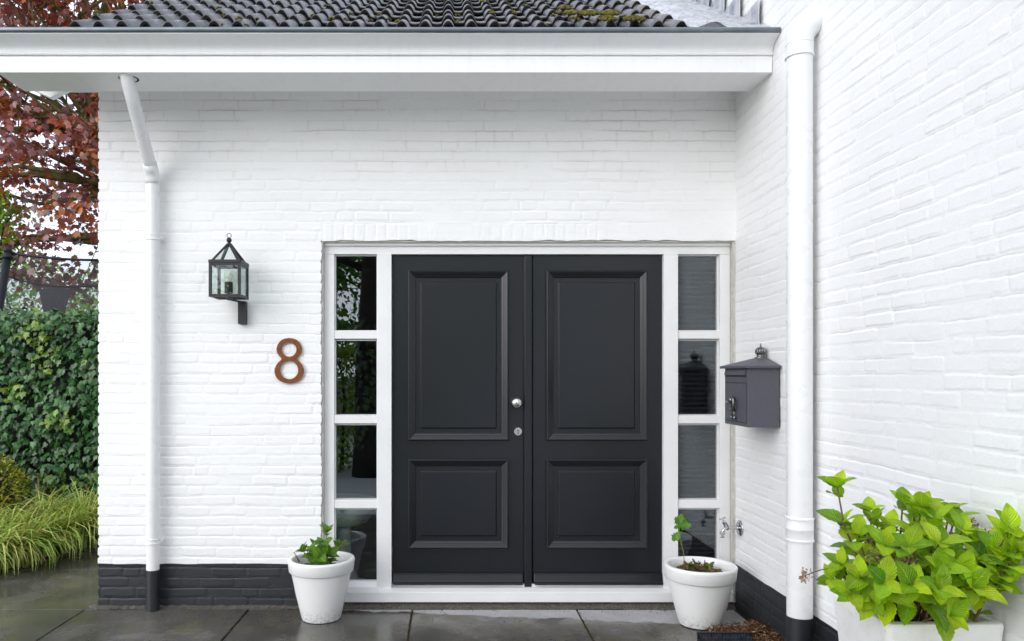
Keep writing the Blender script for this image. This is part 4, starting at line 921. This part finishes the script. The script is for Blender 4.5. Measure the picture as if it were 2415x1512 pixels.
tips = [  # tip in the photo and its distance, leaf size, pairs
    (1974, 1150, -2.30, .118, 3), (1988, 1235, -2.22, .085, 3), (2065, 1225, -2.20, .085, 3), (2025, 1262, -2.26, .10, 3), (2128, 1185, -2.25, .100, 3), (2172, 1195, -2.30, .11, 3), (2205, 1225, -2.34, .12, 3), (2238, 1205, -2.22, .10, 3),
    (2085, 1285, -2.34, .11, 3), (2140, 1290, -2.40, .115, 3), (2215, 1280, -2.42, .115, 3), (2268, 1252, -2.36, .11, 3), (2310, 1285, -2.30, .10, 3), (1985, 1330, -2.26, .10, 3), (2030, 1360, -2.38, .11, 3),
    (2085, 1375, -2.44, .12, 3), (2150, 1382, -2.47, .12, 3), (2210, 1345, -2.44, .12, 3), (2265, 1350, -2.44, .125, 3), (2300, 1320, -2.40, .11, 3), (2345, 1300, -2.42, .115, 3), (2385, 1255, -2.46, .12, 4),
    (2380, 1340, -2.44, .11, 3), (2215, 1392, -2.50, .125, 3), (2290, 1385, -2.48, .12, 3), (1965, 1365, -2.25, .085, 2), (2350, 1375, -2.45, .10, 2), (2045, 1310, -2.2, .09, 3), (2105, 1330, -2.25, .10, 3), (2180, 1320, -2.30, .11, 3), (2245, 1310, -2.28, .10, 3),
    (2010, 1400, -2.36, .09, 2), (2238, 1452, -2.49, .11, 1), (2060, 1420, -2.40, .09, 2), (2330, 1330, -2.34, .10, 3), (2165, 1245, -2.22, .10, 3), (2100, 1245, -2.18, .09, 3),
    (2050, 1205, -2.18, .085, 3), (2155, 1220, -2.28, .10, 3), (2250, 1225, -2.28, .10, 3), (2240, 1325, -2.40, .11, 3), (2370, 1300, -2.45, .11, 3), (2400, 1300, -2.5, .11, 4)]
for tx, ty, Yd, sz, prs in tips:
    tip = at(tx, ty, Yd); tip.x = min(tip.x, 1.765)
    b0 = Vector((1.617 + (tip.x - 1.617) * 0.35 + rg.uniform(-.05, .05), -2.2 + (tip.y + 2.2) * 0.3 + rg.uniform(-.05, .05), plz - 0.07))
    b0.x = min(max(b0.x, plx0 + .06), plx1 - .06)
    m1 = b0.lerp(tip, 0.35) + Vector((0, 0, 0.03)); m2 = b0.lerp(tip, 0.7) + Vector(((tip.x - b0.x) * 0.10, 0, 0.02))
    stm.tube([b0, m1, m2, tip], [0.0048, 0.0042, 0.0035, 0.0025], 8)
    l = sprig([m1.lerp(m2, 0.4), m2, tip], None, None, rg, sz * 0.87, prs, 0.95, 4)
    L.append(l)
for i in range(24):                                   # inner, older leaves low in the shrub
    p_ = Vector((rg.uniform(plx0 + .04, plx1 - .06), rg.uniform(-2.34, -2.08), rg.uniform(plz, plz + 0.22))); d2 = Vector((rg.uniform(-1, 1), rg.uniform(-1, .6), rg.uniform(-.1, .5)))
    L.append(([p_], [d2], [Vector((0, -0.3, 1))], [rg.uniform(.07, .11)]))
P, TI, NO, SZ = [sum((l[i] for l in L), []) for i in range(4)]
P = arr(P); TI = arr(TI); NO = arr(NO) + np.array([0, -0.45, 0.45]) + 0.22 * rg_np.normal(size=(len(NO), 3)); SZ = np.array(SZ)
tipx = P[:, 0] + unit(TI)[:, 0] * SZ                   # keep leaf tips off the wall
bad = tipx > XW - 0.015; TI[bad, 0] *= -0.3; TI[bad, 1] -= 0.3
keep = P[:, 0] < XW - 0.03; P, TI, NO, SZ = P[keep], TI[keep], NO[keep], SZ[keep]
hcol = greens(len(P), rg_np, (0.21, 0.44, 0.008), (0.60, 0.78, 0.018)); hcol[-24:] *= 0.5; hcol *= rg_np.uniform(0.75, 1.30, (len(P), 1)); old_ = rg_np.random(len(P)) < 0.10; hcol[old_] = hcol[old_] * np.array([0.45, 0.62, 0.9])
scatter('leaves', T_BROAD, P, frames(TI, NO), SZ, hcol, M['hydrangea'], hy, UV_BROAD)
stm.build('stems', M['stem'], hy, True)
for tx, ty, Yd, r in ((1898, 1357, -2.30, .022), (2106, 1312, -2.33, .026), (2145, 1318, -2.38, .022), (2300, 1392, -2.42, .042), (2035, 1393, -2.36, .025), (2060, 1310, -2.30, .028), (2286, 1238, -2.26, .026), (2330, 1262, -2.30, .028), (2010, 1385, -2.30, .022), (2255, 1270, -2.30, .024), (2045, 1265, -2.2, .020)):
    cH = at(tx, ty, Yd); cH.x = min(cH.x, XW - r - .012); n = int(28 + r * 700); dv = unit(rg_np.normal(size=(n, 3))); pos = np.array(cH) + dv * r * rg_np.uniform(.4, 1, (n, 1))
    tt_ = unit(dv + 0.9 * rg_np.normal(size=(n, 3))); cl = greens(n, rg_np, (0.16, 0.09, 0.06), (0.52, 0.38, 0.28))
    ho_ = scatter('dried_flower_head', T_LEAF, pos, frames(tt_, dv), rg_np.uniform(.010, .020, n), cl, M['dried'], hy)
    b0 = Vector((1.617 + (cH.x - 1.617) * 0.3, -2.2, plz - 0.06)); m1 = cH.lerp(b0, 0.45) + Vector((0, 0, 0.35 * abs(cH.x - b0.x)))
    MB().tube([cH, cH.lerp(m1, 0.5) + Vector((0, 0, 0.006)), m1, b0], [0.0018, 0.002, 0.0025, 0.003], 6).build('flower_stalk', M['stem'], ho_, True)

# ------------------------------------------------------------------ boot scraper, litter, sand
bs = thing('boot_scraper', 'black boot scraper brush standing before the speckled pot', 'boot scraper', (1.53, -0.62, 0))
sx0, sx1 = 1.372, 1.672
fb = MB().box((sx0, -1.07, 0.004), (sx1, -0.63, 0.014)).box((sx0, -0.642, 0.0145), (sx1, -0.628, 0.050)).box((sx0, -1.06, 0.0145), (sx0 + 0.008, -0.643, 0.026)).box((sx1 - 0.008, -1.06, 0.0145), (sx1, -0.643, 0.026)); fb.tube([(sx0 - 0.003, -0.635, 0.052), (sx1 + 0.003, -0.635, 0.052)], 0.008, 12)
fb.build('brush_frame', M['blackplastic'], bs, bevel=0.002)
br = MB()
for row in range(12):
    yb_ = -0.655 - row * 0.034; zt2 = 0.050 if row < 2 else 0.036
    for i in range(17):
        x = sx0 + 0.02 + i * 0.0163
        for k_ in range(7):
            br.tube([(x + rg.uniform(-.003, .003), yb_ + rg.uniform(-.003, .003), 0.014), (x - 0.010 + rg.uniform(-.005, .005), yb_ - 0.004 + rg.uniform(-.006, .006), zt2 + rg.uniform(-.004, .004))], [0.0021, 0.0015], 5)
bro = br.build('bristles', M['bristle'], bs); bro['kind'] = 'stuff'
# bark litter in the corner
def chips(name, n, fx_, label, cat, cols, szr, hmax):
    pts = []
    while len(pts) < n:
        x, y, w_ = fx_()
        if RNG.random() < w_: pts.append((x, y, 0.005 + hmax * w_ * RNG.random()))
    pos = np.array(pts); td = unit(np.stack([RNG.normal(size=n), RNG.normal(size=n), 0.35 * RNG.normal(size=n)], 1))
    tt_ = RNG.integers(0, len(cols), n); cl = np.array(cols)[tt_] * RNG.uniform(.5, 1.4, (n, 1))
    T = (np.array([(-.12, 0, 0), (.12, 0, 0), (.15, .6, .03), (.05, 1, 0), (-.10, .9, .02), (-.12, 0, -.08), (.12, 0, -.08), (.15, .6, -.05), (.05, 1, -.06), (-.10, .9, -.06)]), [(0, 5, 6, 1), (1, 6, 7, 2), (2, 7, 8, 3), (3, 8, 9, 4), (4, 9, 5, 0)], [(0, 1, 2), (0, 2, 3), (0, 3, 4)])
    o = scatter(name, T, pos, frames(td, np.tile((0, 0, 1.0), (n, 1)) + 0.6 * RNG.normal(size=(n, 3))), RNG.uniform(szr[0], szr[1], n), cl, M['chip'], None, None, 'stuff', False)
    return prop(o, label, cat)
def f1():
    y = RNG.uniform(-1.3, -0.33); x = RNG.uniform(1.45, 1.815); lim = 1.50 + 0.06 * math.sin(y * 25) if y < -0.45 else 1.66 + (y + 0.45) * 1.2
    lim = max(lim, 1.695) if y < -0.60 else lim
    w_ = 1.0 if x > lim and (y < -0.40) else (0.5 if x > XW - 0.05 else 0.0); return x, y, w_
chips('bark_litter', 3000, f1, 'brown heap of bark and needle litter in the right corner', 'litter', [(0.12, 0.048, 0.016), (0.20, 0.10, 0.045), (0.055, 0.03, 0.016), (0.30, 0.20, 0.12), (0.09, 0.035, 0.012)], (0.008, 0.032), 0.045)
def f2():
    x = RNG.uniform(-2.2, 1.8); y = RNG.uniform(-0.9, -0.02); return x, y, 0.9 * math.exp((y + 0.02) * 14) + 0.015
chips('leaf_crumbs', 500, f2, 'tiny leaf crumbs and twigs scattered on the paving by the wall', 'litter', [(0.10, 0.06, 0.03), (0.05, 0.03, 0.02), (0.16, 0.12, 0.07)], (0.004, 0.013), 0.0)
# crumbs in the joints
def f3():
    i = RNG.integers(1, 5); x = XJ[i] + RNG.normal() * 0.004; y = RNG.uniform(-1.1, -0.03); return x, y, 1.0
chips('joint_debris', 700, f3, 'brown needles and moss crumbs lying in the slab joints', 'litter', [(0.13, 0.06, 0.03), (0.06, 0.07, 0.015), (0.05, 0.03, 0.02)], (0.004, 0.011), 0.0)
# sand fillet along the facade
SV = []; SQ = []; nxs = 420
for i in range(nxs + 1):
    x = XL - 0.06 + (XW - XL + 0.05) * i / nxs; w_ = 0.030 + 0.035 * vnoise(np.array([x * 5.]), np.array([0.]), 31)[0] + 0.015 * vnoise(np.array([x * 23.]), np.array([3.]), 32)[0]
    for j in range(7):
        f_ = j / 6; y = 0.012 - w_ * f_; z = 0.020 * (1 - f_) ** 1.5 - 0.005 + 0.011 * vnoise(np.array([x * 60.]), np.array([f_ * 5.]), 33)[0] * (1 - f_ * 0.6)
        if x > XO: z += 0.010 * (1 - f_); y += 0.0
        z -= 0.03 * max(0.0, (XL - 0.02 + 0.05 * (f_ - 0.5) - x) / 0.05)
        SV.append((x, y, z))
for i in range(nxs):
    for j in range(6): a = i * 7 + j; SQ.append((a, a + 1, a + 8, a + 7))
so = link('sand_strip', np_mesh('sand_strip', np.array(SV), SQ), M['sand'], None, True); prop(so, 'strip of damp sand and mortar crumbs along the wall foot', 'sand', kind='stuff')

# ------------------------------------------------------------------ inside the sidelights
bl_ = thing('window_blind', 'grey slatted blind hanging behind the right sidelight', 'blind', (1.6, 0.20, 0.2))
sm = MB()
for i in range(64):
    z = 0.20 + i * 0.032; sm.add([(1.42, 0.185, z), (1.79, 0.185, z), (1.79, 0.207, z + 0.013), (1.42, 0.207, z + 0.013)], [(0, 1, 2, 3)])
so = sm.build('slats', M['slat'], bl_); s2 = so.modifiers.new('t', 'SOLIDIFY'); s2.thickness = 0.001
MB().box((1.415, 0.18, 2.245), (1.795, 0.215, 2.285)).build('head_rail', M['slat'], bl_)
tu = thing('pedestal_chair', 'white chair foot on a flaring round pedestal behind the left sidelight', 'chair', (-0.70, 0.42, 0.02))
MB().lathe((-0.735, 0.40, 0.02), [(0.235, 0.0), (0.235, 0.006), (0.20, 0.016), (0.12, 0.045), (0.075, 0.12), (0.055, 0.24), (0.05, 0.36), (0.06, 0.42), (0.0, 0.425)], 48).build('pedestal', M['tulip'], tu, True)
v = MB().lathe((-0.76, 0.42, 0.445), [(0.0, 0.0), (0.12, 0.002), (0.20, 0.03), (0.24, 0.10), (0.25, 0.18), (0.243, 0.18), (0.22, 0.10), (0.18, 0.04), (0.0, 0.02)], 40).build('seat', M['tulip'], tu, True)

# ------------------------------------------------------------------ garden on the left
def tree(name, label, base, trunk_h, trunk_r, centre, rad, ncl, per, cl_r, leaf, lsz, pal, mat, bmat, seed, bias=None, nb=26, droop=0.0, cat='tree', group=None, shell=0.35):
    rng = np.random.default_rng(seed); o = thing(name, label, cat, base, group); B = Vector(base); Cc = Vector(centre)
    tk = MB(); tpt = Vector((B.x + (Cc.x - B.x) * 0.3, B.y + (Cc.y - B.y) * 0.3, B.z + trunk_h))
    tk.tube([B, B.lerp(tpt, 0.5) + Vector((0.05, 0.04, 0)), tpt, tpt.lerp(Cc + Vector((0, 0, rad[2] * 0.4)), 0.9)], [trunk_r * 1.25, trunk_r, trunk_r * 0.8, trunk_r * 0.25], 14)
    tk.build('trunk', bmat, o, True)
    cl = []
    while len(cl) < ncl:
        q = rng.uniform(-1, 1, 3); l = np.linalg.norm(q)
        if l > 1 or l < shell: continue
        p = np.array(Cc) + q * np.array(rad)
        if bias is not None and rng.random() > bias(p): continue
        cl.append(p)
    cl = np.array(cl); br_ = MB()
    for i in range(min(nb, ncl)):
        p = Vector(cl[i]); s_ = tpt.lerp(Cc, rng.uniform(0.0, 0.9)); mid = s_.lerp(p, 0.5) + Vector(rng.normal(size=3) * 0.18) + Vector((0, 0, 0.15)); m3 = s_.lerp(p, 0.78) + Vector(rng.normal(size=3) * 0.14)
        r0 = trunk_r * rng.uniform(.22, .42); br_.tube([s_, mid, m3, p], [r0, r0 * .6, r0 * .38, r0 * .16], 7)
        for _ in range(4):
            e_ = p + Vector(rng.normal(size=3) * cl_r * 0.9); br_.tube([m3.lerp(p, rng.random()), e_.lerp(m3, 0.4) + Vector(rng.normal(size=3) * .06), e_], [r0 * .2, r0 * .13, r0 * .07], 5)
    br_.build('branches', bmat, o, True)
    n = ncl * per; cid = np.repeat(np.arange(ncl), per); dv = rng.normal(size=(n, 3)); dv[:, 2] *= 0.62
    pos = cl[cid] + dv * cl_r * 0.55
    tip = rng.normal(size=(n, 3)) * 0.8 + np.array([0, 0, -0.55 - droop]); nr = rng.normal(size=(n, 3)) * 0.55 + np.array([0, -0.25, 0.8])
    pal = np.array(pal); ccol = pal[rng.integers(0, len(pal), ncl)]; col = ccol[cid] * rng.uniform(0.65, 1.4, (n, 1)); alt = rng.random(n) < 0.2; col[alt] = pal[rng.integers(0, len(pal), alt.sum())]
    scatter('crown', leaf, pos, frames(tip, nr), lsz * rng.uniform(.65, 1.15, n), col, mat, o)
    return o
# copper maple behind the house
def vis(p):
    d = p[1] - CY; x = VX + F * p[0] / d; y = VYH - F * (p[2] - CZ) / d
    if y > 700: return 0.0
    return 1.0 if x < 420 else 0.25
tree('copper_maple_tree', 'copper red maple tree with mossy branches rising behind the hedge and roof', (-4.9, 9.6, 0), 3.4, 0.24, (-6.9, 9.2, 7.2), (3.2, 2.2, 4.3), 215, 80, 0.52, T_MAPLE, 0.140,
     [(0.16, 0.080, 0.080), (0.26, 0.115, 0.098), (0.25, 0.13, 0.135), (0.34, 0.135, 0.045), (0.15, 0.080, 0.088), (0.34, 0.17, 0.165), (0.40, 0.17, 0.065)], M['maple'], M['bark'], 31, vis, 70)
tree('green_tree', 'bright yellow green tree at the left, behind the trampoline post', (-8.6, 8.2, 0), 1.6, 0.10, (-8.12, 8.2, 3.95), (0.75, 0.9, 0.85), 26, 90, 0.34, T_LEAF, 0.09,
     [(0.24, 0.46, 0.03), (0.32, 0.54, 0.05), (0.18, 0.36, 0.03)], M['treeleaf'], M['darkbark'], 33, None, 14, 0.0, 'tree', 'green trees beyond the hedge')
tree('green_tree', 'wide mid green tree far behind the trampoline netting', (-12.5, 18.0, 0), 2.0, 0.16, (-12.5, 18.0, 3.1), (4.2, 2.2, 2.0), 80, 95, 0.70, T_LEAF, 0.15,
     [(0.22, 0.38, 0.06), (0.34, 0.52, 0.12), (0.16, 0.30, 0.05)], M['treeleaf'], M['darkbark'], 34, None, 20, 0.0, 'tree', 'green trees beyond the hedge')
# ivy hedge
hg = thing('ivy_hedge', 'tall ivy covered hedge with dark green leaves, left of the house', 'hedge', (-3.9, 2.5, 0))
HX0, HX1, HY, HZ = -5.6, -1.7, 2.20, 2.08
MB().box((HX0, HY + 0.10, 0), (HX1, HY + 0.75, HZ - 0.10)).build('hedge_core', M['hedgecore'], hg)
rng = np.random.default_rng(41)
n = 7800; pos = np.stack([rng.uniform(HX0, HX1, n), HY + 0.09 - 0.13 * rng.random(n) ** 1.5 - 0.05 * vnoise(rng.random(n), rng.random(n), 3), rng.uniform(0.02, HZ, n)], 1)
pos[:, 1] -= 0.20 * (vnoise(pos[:, 0] * 3.6, pos[:, 2] * 3.6, 43) - .4) * (0.5 + 0.5 * rng.random(n))
tip = np.stack([0.5 * rng.normal(size=n), -0.45 + 0.2 * rng.normal(size=n), -0.85 + 0.3 * rng.normal(size=n)], 1); nr = np.stack([0.45 * rng.normal(size=n), -0.8 + 0.2 * rng.normal(size=n), 0.55 + 0.3 * rng.normal(size=n)], 1)
ntop = 1000; pt = np.stack([rng.uniform(HX0, HX1, ntop), rng.uniform(HY - 0.05, HY + 0.75, ntop), HZ - 0.06 + 0.07 * rng.random(ntop)], 1); pt[:, 2] += 0.03 * (vnoise(pt[:, 0] * 4, pt[:, 1] * 4, 44) - .5)
tt_ = np.stack([rng.normal(size=ntop), -0.6 + rng.normal(size=ntop), 0.3 * rng.normal(size=ntop)], 1); nt = np.stack([.4 * rng.normal(size=ntop), -0.3 + .4 * rng.normal(size=ntop), np.ones(ntop)], 1)
P = np.concatenate([pos, pt]); TI = np.concatenate([tip, tt_]); NO = np.concatenate([nr, nt]); N = len(P)
young = vnoise(P[:, 0] * 3.7 + 20, P[:, 2] * 3.7, 46) + 0.10 * rng.normal(size=N) + np.where(np.arange(N) >= n, 0.20, 0.0)
c1 = greens(N, rng, (0.010, 0.050, 0.011), (0.055, 0.170, 0.032)); c2 = greens(N, rng, (0.12, 0.22, 0.025), (0.22, 0.32, 0.04)); w_ = sstep((young - 0.755) / 0.12)[:, None]; col = c1 * (1 - w_) + c2 * w_
yl = (rng.random(N) < 0.03) & (np.arange(N) >= n); col[yl] = (0.42, 0.33, 0.04)
scatter('ivy_leaves', T_IVY, P, frames(TI, NO), rng.uniform(.040, .078, N), col, M['ivy'], hg)
# yew shrub
yw = thing('yew_shrub', 'low rounded golden yew shrub before the ivy hedge', 'shrub', (-4.05, 1.65, 0))
n = 9000; dv = unit(rng.normal(size=(n, 3))); rd = 0.36 * (0.82 + 0.22 * rng.random(n)) * (0.9 + 0.3 * vnoise(dv[:, 0] * 3 + 9, dv[:, 2] * 3 + 9, 51)); pos = np.array([-4.05, 1.62, 0.42]) + dv * rd[:, None] * np.array([1.05, 1, 1.05])
cl = greens(n, rng, (0.04, 0.08, 0.015), (0.16, 0.19, 0.02)); g2 = (rng.random(n) < 0.42) & (dv[:, 2] > -0.3); cl[g2] = greens(int(g2.sum()), rng, (0.36, 0.35, 0.03), (0.56, 0.50, 0.07))
scatter('needles', T_LEAF, pos, frames(dv + .7 * rng.normal(size=(n, 3)) + np.array([0, 0, .3]), rng.normal(size=(n, 3)) + np.array([0, -.3, .6])), rng.uniform(.018, .042, n) * 1.0, cl, M['yew'], yw)
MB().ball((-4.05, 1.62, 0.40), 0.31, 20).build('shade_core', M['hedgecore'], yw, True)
MB().tube([(-4.05, 1.62, 0), (-4.05, 1.62, 0.3)], 0.03, 10).build('stem', M['darkbark'], yw, True)
# sedge bed: arching blades
SVv = []; SQ = []; SC = []; rng = np.random.default_rng(61); clumps = []
for i in range(13):
    f_ = i / 12; y = 0.62 + 1.15 * f_; x = -3.52 + 0.36 * f_
    clumps += [(x + rng.normal() * .05, y + rng.normal() * .05), (x - 0.36 + rng.normal() * .06, y + 0.05 + rng.normal() * .06), (x - 0.75 + rng.normal() * .06, y + rng.normal() * .08)]
clumps += [(-3.1, 1.85), (-2.95, 1.95), (-2.75, 2.0), (-3.3, 1.95), (-3.55, 1.9)]
for (cx, cy) in clumps:
    hs_ = rng.uniform(.85, 1.15)
    for k_ in range(105):
        a = rng.uniform(0, 6.283); Lb = rng.uniform(.40, .74) * hs_; lean = rng.uniform(.45, 1.35); w_ = rng.uniform(.0048, .0105); da = np.array([math.cos(a), math.sin(a), 0]); sd_ = np.array([-math.sin(a), math.cos(a), 0]); p = np.array([cx, cy, 0.0]) + da * rng.uniform(0, .07)
        t_ = rng.random()
        c0 = np.array((0.15, 0.30, 0.018)) * (1 - t_) + np.array((0.66, 0.70, 0.22)) * t_
        if rng.random() < 0.10: c0 = np.array((0.34, 0.20, 0.08))
        n0 = len(SVv); ang = R(88) - lean * 0.25; ns = 6; tw = rng.uniform(-.5, .5)
        for s_ in range(ns + 1):
            ww = w_ * (1 - (s_ / ns) ** 2.2) + 0.0004; sv = sd_ * math.cos(tw) + np.array([0, 0, 1]) * math.sin(tw) * 0.5
            SVv += [tuple(p - sv * ww), tuple(p + sv * ww)]; cc_ = c0 * (0.6 + 0.6 * s_ / ns); SC += [tuple(cc_)] * 2
            p = p + (da * math.cos(ang) + np.array([0, 0, 1]) * math.sin(ang)) * Lb / ns; ang -= lean * (0.28 + 0.09 * s_) 
            if p[2] < 0.012: p[2] = 0.012
        for s_ in range(ns): b_ = n0 + s_ * 2; SQ.append((b_, b_ + 1, b_ + 3, b_ + 2))
sg = link('sedge_grass', np_mesh('sedge_grass', np.array(SVv), SQ, None, np.array(SC)), M['sedge'], None, True); prop(sg, 'arching yellow green sedge spilling over the edge of the side path', 'grass', kind='stuff')
bed = MB().prism([(-6, 0.55), (-3.42, 0.55), (-3.02, 1.75), (-2.3, 2.05), (-2.3, 2.4), (-6, 2.4)], 'Z', -0.02, 0.012).build('garden_bed', M['dirt']); prop(bed, 'dark soil of the planting bed beside the path', 'soil', kind='structure')
# trampoline
tr = thing('trampoline', 'trampoline with black netting and padded posts, seen above the ivy hedge', 'trampoline', (-4.2, 5.3, 0))
tc = Vector((-4.2, 5.3, 0)); TRr = 1.75; angs = [246 + 60 * i for i in range(6)]
NV = []; NQ = []; nn = 96
for i in range(nn):
    a = R(246 + 360 * i / nn); f_ = ((360 * i / nn) % 60) / 60; sag = 0.085 * math.sin(math.pi * f_)
    for j in range(9):
        z = 0.85 + (2.845 - sag - 0.85) * j / 8; r_ = TRr - 0.05 * math.sin(math.pi * f_) - 0.03 * math.sin(j / 8 * 3.1); NV.append((tc.x + r_ * math.cos(a), tc.y + r_ * math.sin(a), z))
for i in range(nn):
    for j in range(8): a = i * 9 + j; b_ = ((i + 1) % nn) * 9 + j; NQ.append((a, b_, b_ + 1, a + 1))
net = link('netting', np_mesh('netting', np.array(NV), NQ), M['net'], tr, True)
MB().tube([Vector(NV[(i % nn) * 9 + 8]) for i in range(nn + 1)], 0.014, 6, False).build('top_cord', M['foam'], net, True)
for a in angs:
    ca, sa = math.cos(R(a)), math.sin(R(a)); r1 = TRr + 0.05; P0 = tc + Vector((ca * (r1 + 0.12), sa * (r1 + 0.12), 0.0)); P1 = tc + Vector((ca * (r1 + 0.10), sa * (r1 + 0.10), 1.4)); P2 = tc + Vector((ca * (r1 + 0.0), sa * (r1 + 0.0), 2.80))
    if a == 246: P0.x -= 0.25; P1.x -= 0.14
    po = MB().tube([P0, P1, P2], [0.045, 0.045, 0.043], 16).build('padded_post', M['foam'], tr, True)
    dd_ = (P2 - P1).normalized(); MB().lathe(P2, [(0.046, -0.02), (0.054, -0.015), (0.054, 0.015), (0.042, 0.02), (0.042, 0.05), (0.047, 0.055), (0.045, 0.085), (0.03, 0.105), (0, 0.112)], 20).build('post_cap', M['foam'], po, True)
MB().tube([tc + Vector((TRr * math.cos(R(6 * i)), TRr * math.sin(R(6 * i)), 0.85)) for i in range(61)], 0.04, 8, False).build('bed_rim', M['foam'], tr, True)
MB().lathe(tc + Vector((0, 0, 0.84)), [(0.0, 0.0), (TRr - 0.05, 0.0), (TRr - 0.05, 0.012), (0, 0.012)], 48).build('jumping_mat', M['blackplastic'], tr)
pc = at(128, 682, 6.95)
PNL = []
for (px_, py_) in ((91, 681), (166, 681), (152, 740), (103, 740)): PNL.append(at(px_, py_, 6.93))
pm = MB().add([tuple(v) for v in PNL] + [tuple(v + Vector((0, 0.012, 0))) for v in PNL], [(0, 1, 2, 3), (7, 6, 5, 4), (0, 4, 5, 1), (1, 5, 6, 2), (2, 6, 7, 3), (3, 7, 4, 0)])
pm.build('entrance_panel', M['foam'], tr)

# ------------------------------------------------------------------ garden across the drive, seen in the glass and the knob
def hedge_far(name, label, x0, x1, y0, y1, h, seed, pal):
    o = thing(name, label, 'hedge', ((x0 + x1) / 2, (y0 + y1) / 2, 0)); rng = np.random.default_rng(seed)
    hb = MB()
    for q in np.arange(x0 + .2, x1, .45): hb.tube([(q, (y0 + y1) / 2, 0), (q + .05, (y0 + y1) / 2 + .05, h * .6), (q - .04, (y0 + y1) / 2, h - .1)], [.035, .025, .01], 7)
    hb.build('stems', M['darkbark'], o, True)
    n = 12000; pos = np.stack([rng.uniform(x0, x1, n), y1 - 0.9 * rng.random(n) ** 1.6 + .08, rng.uniform(.02, h, n)], 1); tp2 = rng.random(n) < .25
    pos[tp2, 1] = rng.uniform(y0, y1, tp2.sum()); pos[tp2, 2] = h - .1 + .15 * rng.random(tp2.sum())
    scatter('hedge_leaves', T_LEAF, pos, frames(rng.normal(size=(n, 3)) + np.array([0, .4, -.3]), rng.normal(size=(n, 3)) * .5 + np.array([0, .7, .5])), rng.uniform(.05, .10, n), greens(n, rng, *pal), M['treeleaf'], o)
hedge_far('garden_hedge', 'clipped green hedge across the drive, mirrored in the left sidelight', -4.6, -0.1, -7.4, -6.5, 1.88, 71, ((0.10, 0.20, 0.03), (0.34, 0.45, 0.08)))
OX, OY = -1.20, -6.15
ot = thing('oak_tree', 'dark old tree trunk wrapped in ivy, mirrored in the left sidelight', 'tree', (OX, OY, 0))
MB().tube([(OX + .02, OY, 0), (OX, OY, 0.7), (OX - .02, OY, 1.6), (OX + .03, OY, 2.8), (OX + .10, OY - .1, 4.6), (OX + .2, OY - .2, 6.5)], [.26, .19, .165, .135, .11, .07], 20).build('trunk', M['darkbark'], ot, True)
bm_ = MB()
for a, z, l in ((2.9, 3.0, 1.6), (0.4, 4.0, 1.8), (3.6, 4.4, 1.6), (1.2, 5.0, 1.5), (5.0, 5.4, 1.4)):
    q0 = Vector((OX + .06, OY - .08, z)); bm_.tube([q0, q0 + Vector((math.cos(a) * l * .5, math.sin(a) * l * .5, .3)), q0 + Vector((math.cos(a) * l, math.sin(a) * l, .7))], [.06, .04, .02], 8)
bm_.build('branches', M['darkbark'], ot, True)
rng = np.random.default_rng(73); n = 3200; cl = np.array([OX + .1, OY - .3, 5.9]) + rng.uniform(-1, 1, (46, 3)) * np.array([2.0, 1.2, 1.4]); cid = rng.integers(0, 46, n)
scatter('crown', T_LEAF, cl[cid] + rng.normal(size=(n, 3)) * .30, frames(rng.normal(size=(n, 3)) + np.array([0, 0, -.4]), rng.normal(size=(n, 3)) + np.array([0, 0, .6])), rng.uniform(.07, .12, n), greens(n, rng, (.05, .11, .02), (.12, .23, .04)), M['treeleaf'], ot)
n = 520; a = rng.uniform(0, 6.28, n); zz_ = rng.uniform(.2, 2.3, n)
scatter('ivy_leaves', T_IVY, np.stack([OX + .20 * np.cos(a), OY + .20 * np.sin(a), zz_], 1), frames(np.stack([np.cos(a) * .4, np.sin(a) * .4, -np.ones(n)], 1), np.stack([np.cos(a), np.sin(a), np.full(n, .4)], 1)), rng.uniform(.05, .09, n), greens(n, rng, (.03, .08, .02), (.10, .18, .04)), M['ivy'], ot)
for i, (x, y, h, s_, lab) in enumerate(((-3.6, -12.5, 3.0, 81, 'feathery green tree behind the far hedge, mirrored left of the old trunk'), (1.0, -13.5, 3.0, 82, 'round green tree behind the far hedge, mirrored right of the old trunk'))):
    tree('garden_tree', lab, (x, y, 0), 2.2, 0.14, (x, y, 4.3), (2.6, 1.8, 2.6), 70, 130, 0.62, T_LEAF, 0.16, [(.13, .27, .05), (.20, .38, .08), (.10, .22, .05)], M['treeleaf'], M['darkbark'], s_, None, 20, 0, 'tree', 'garden trees across the drive')
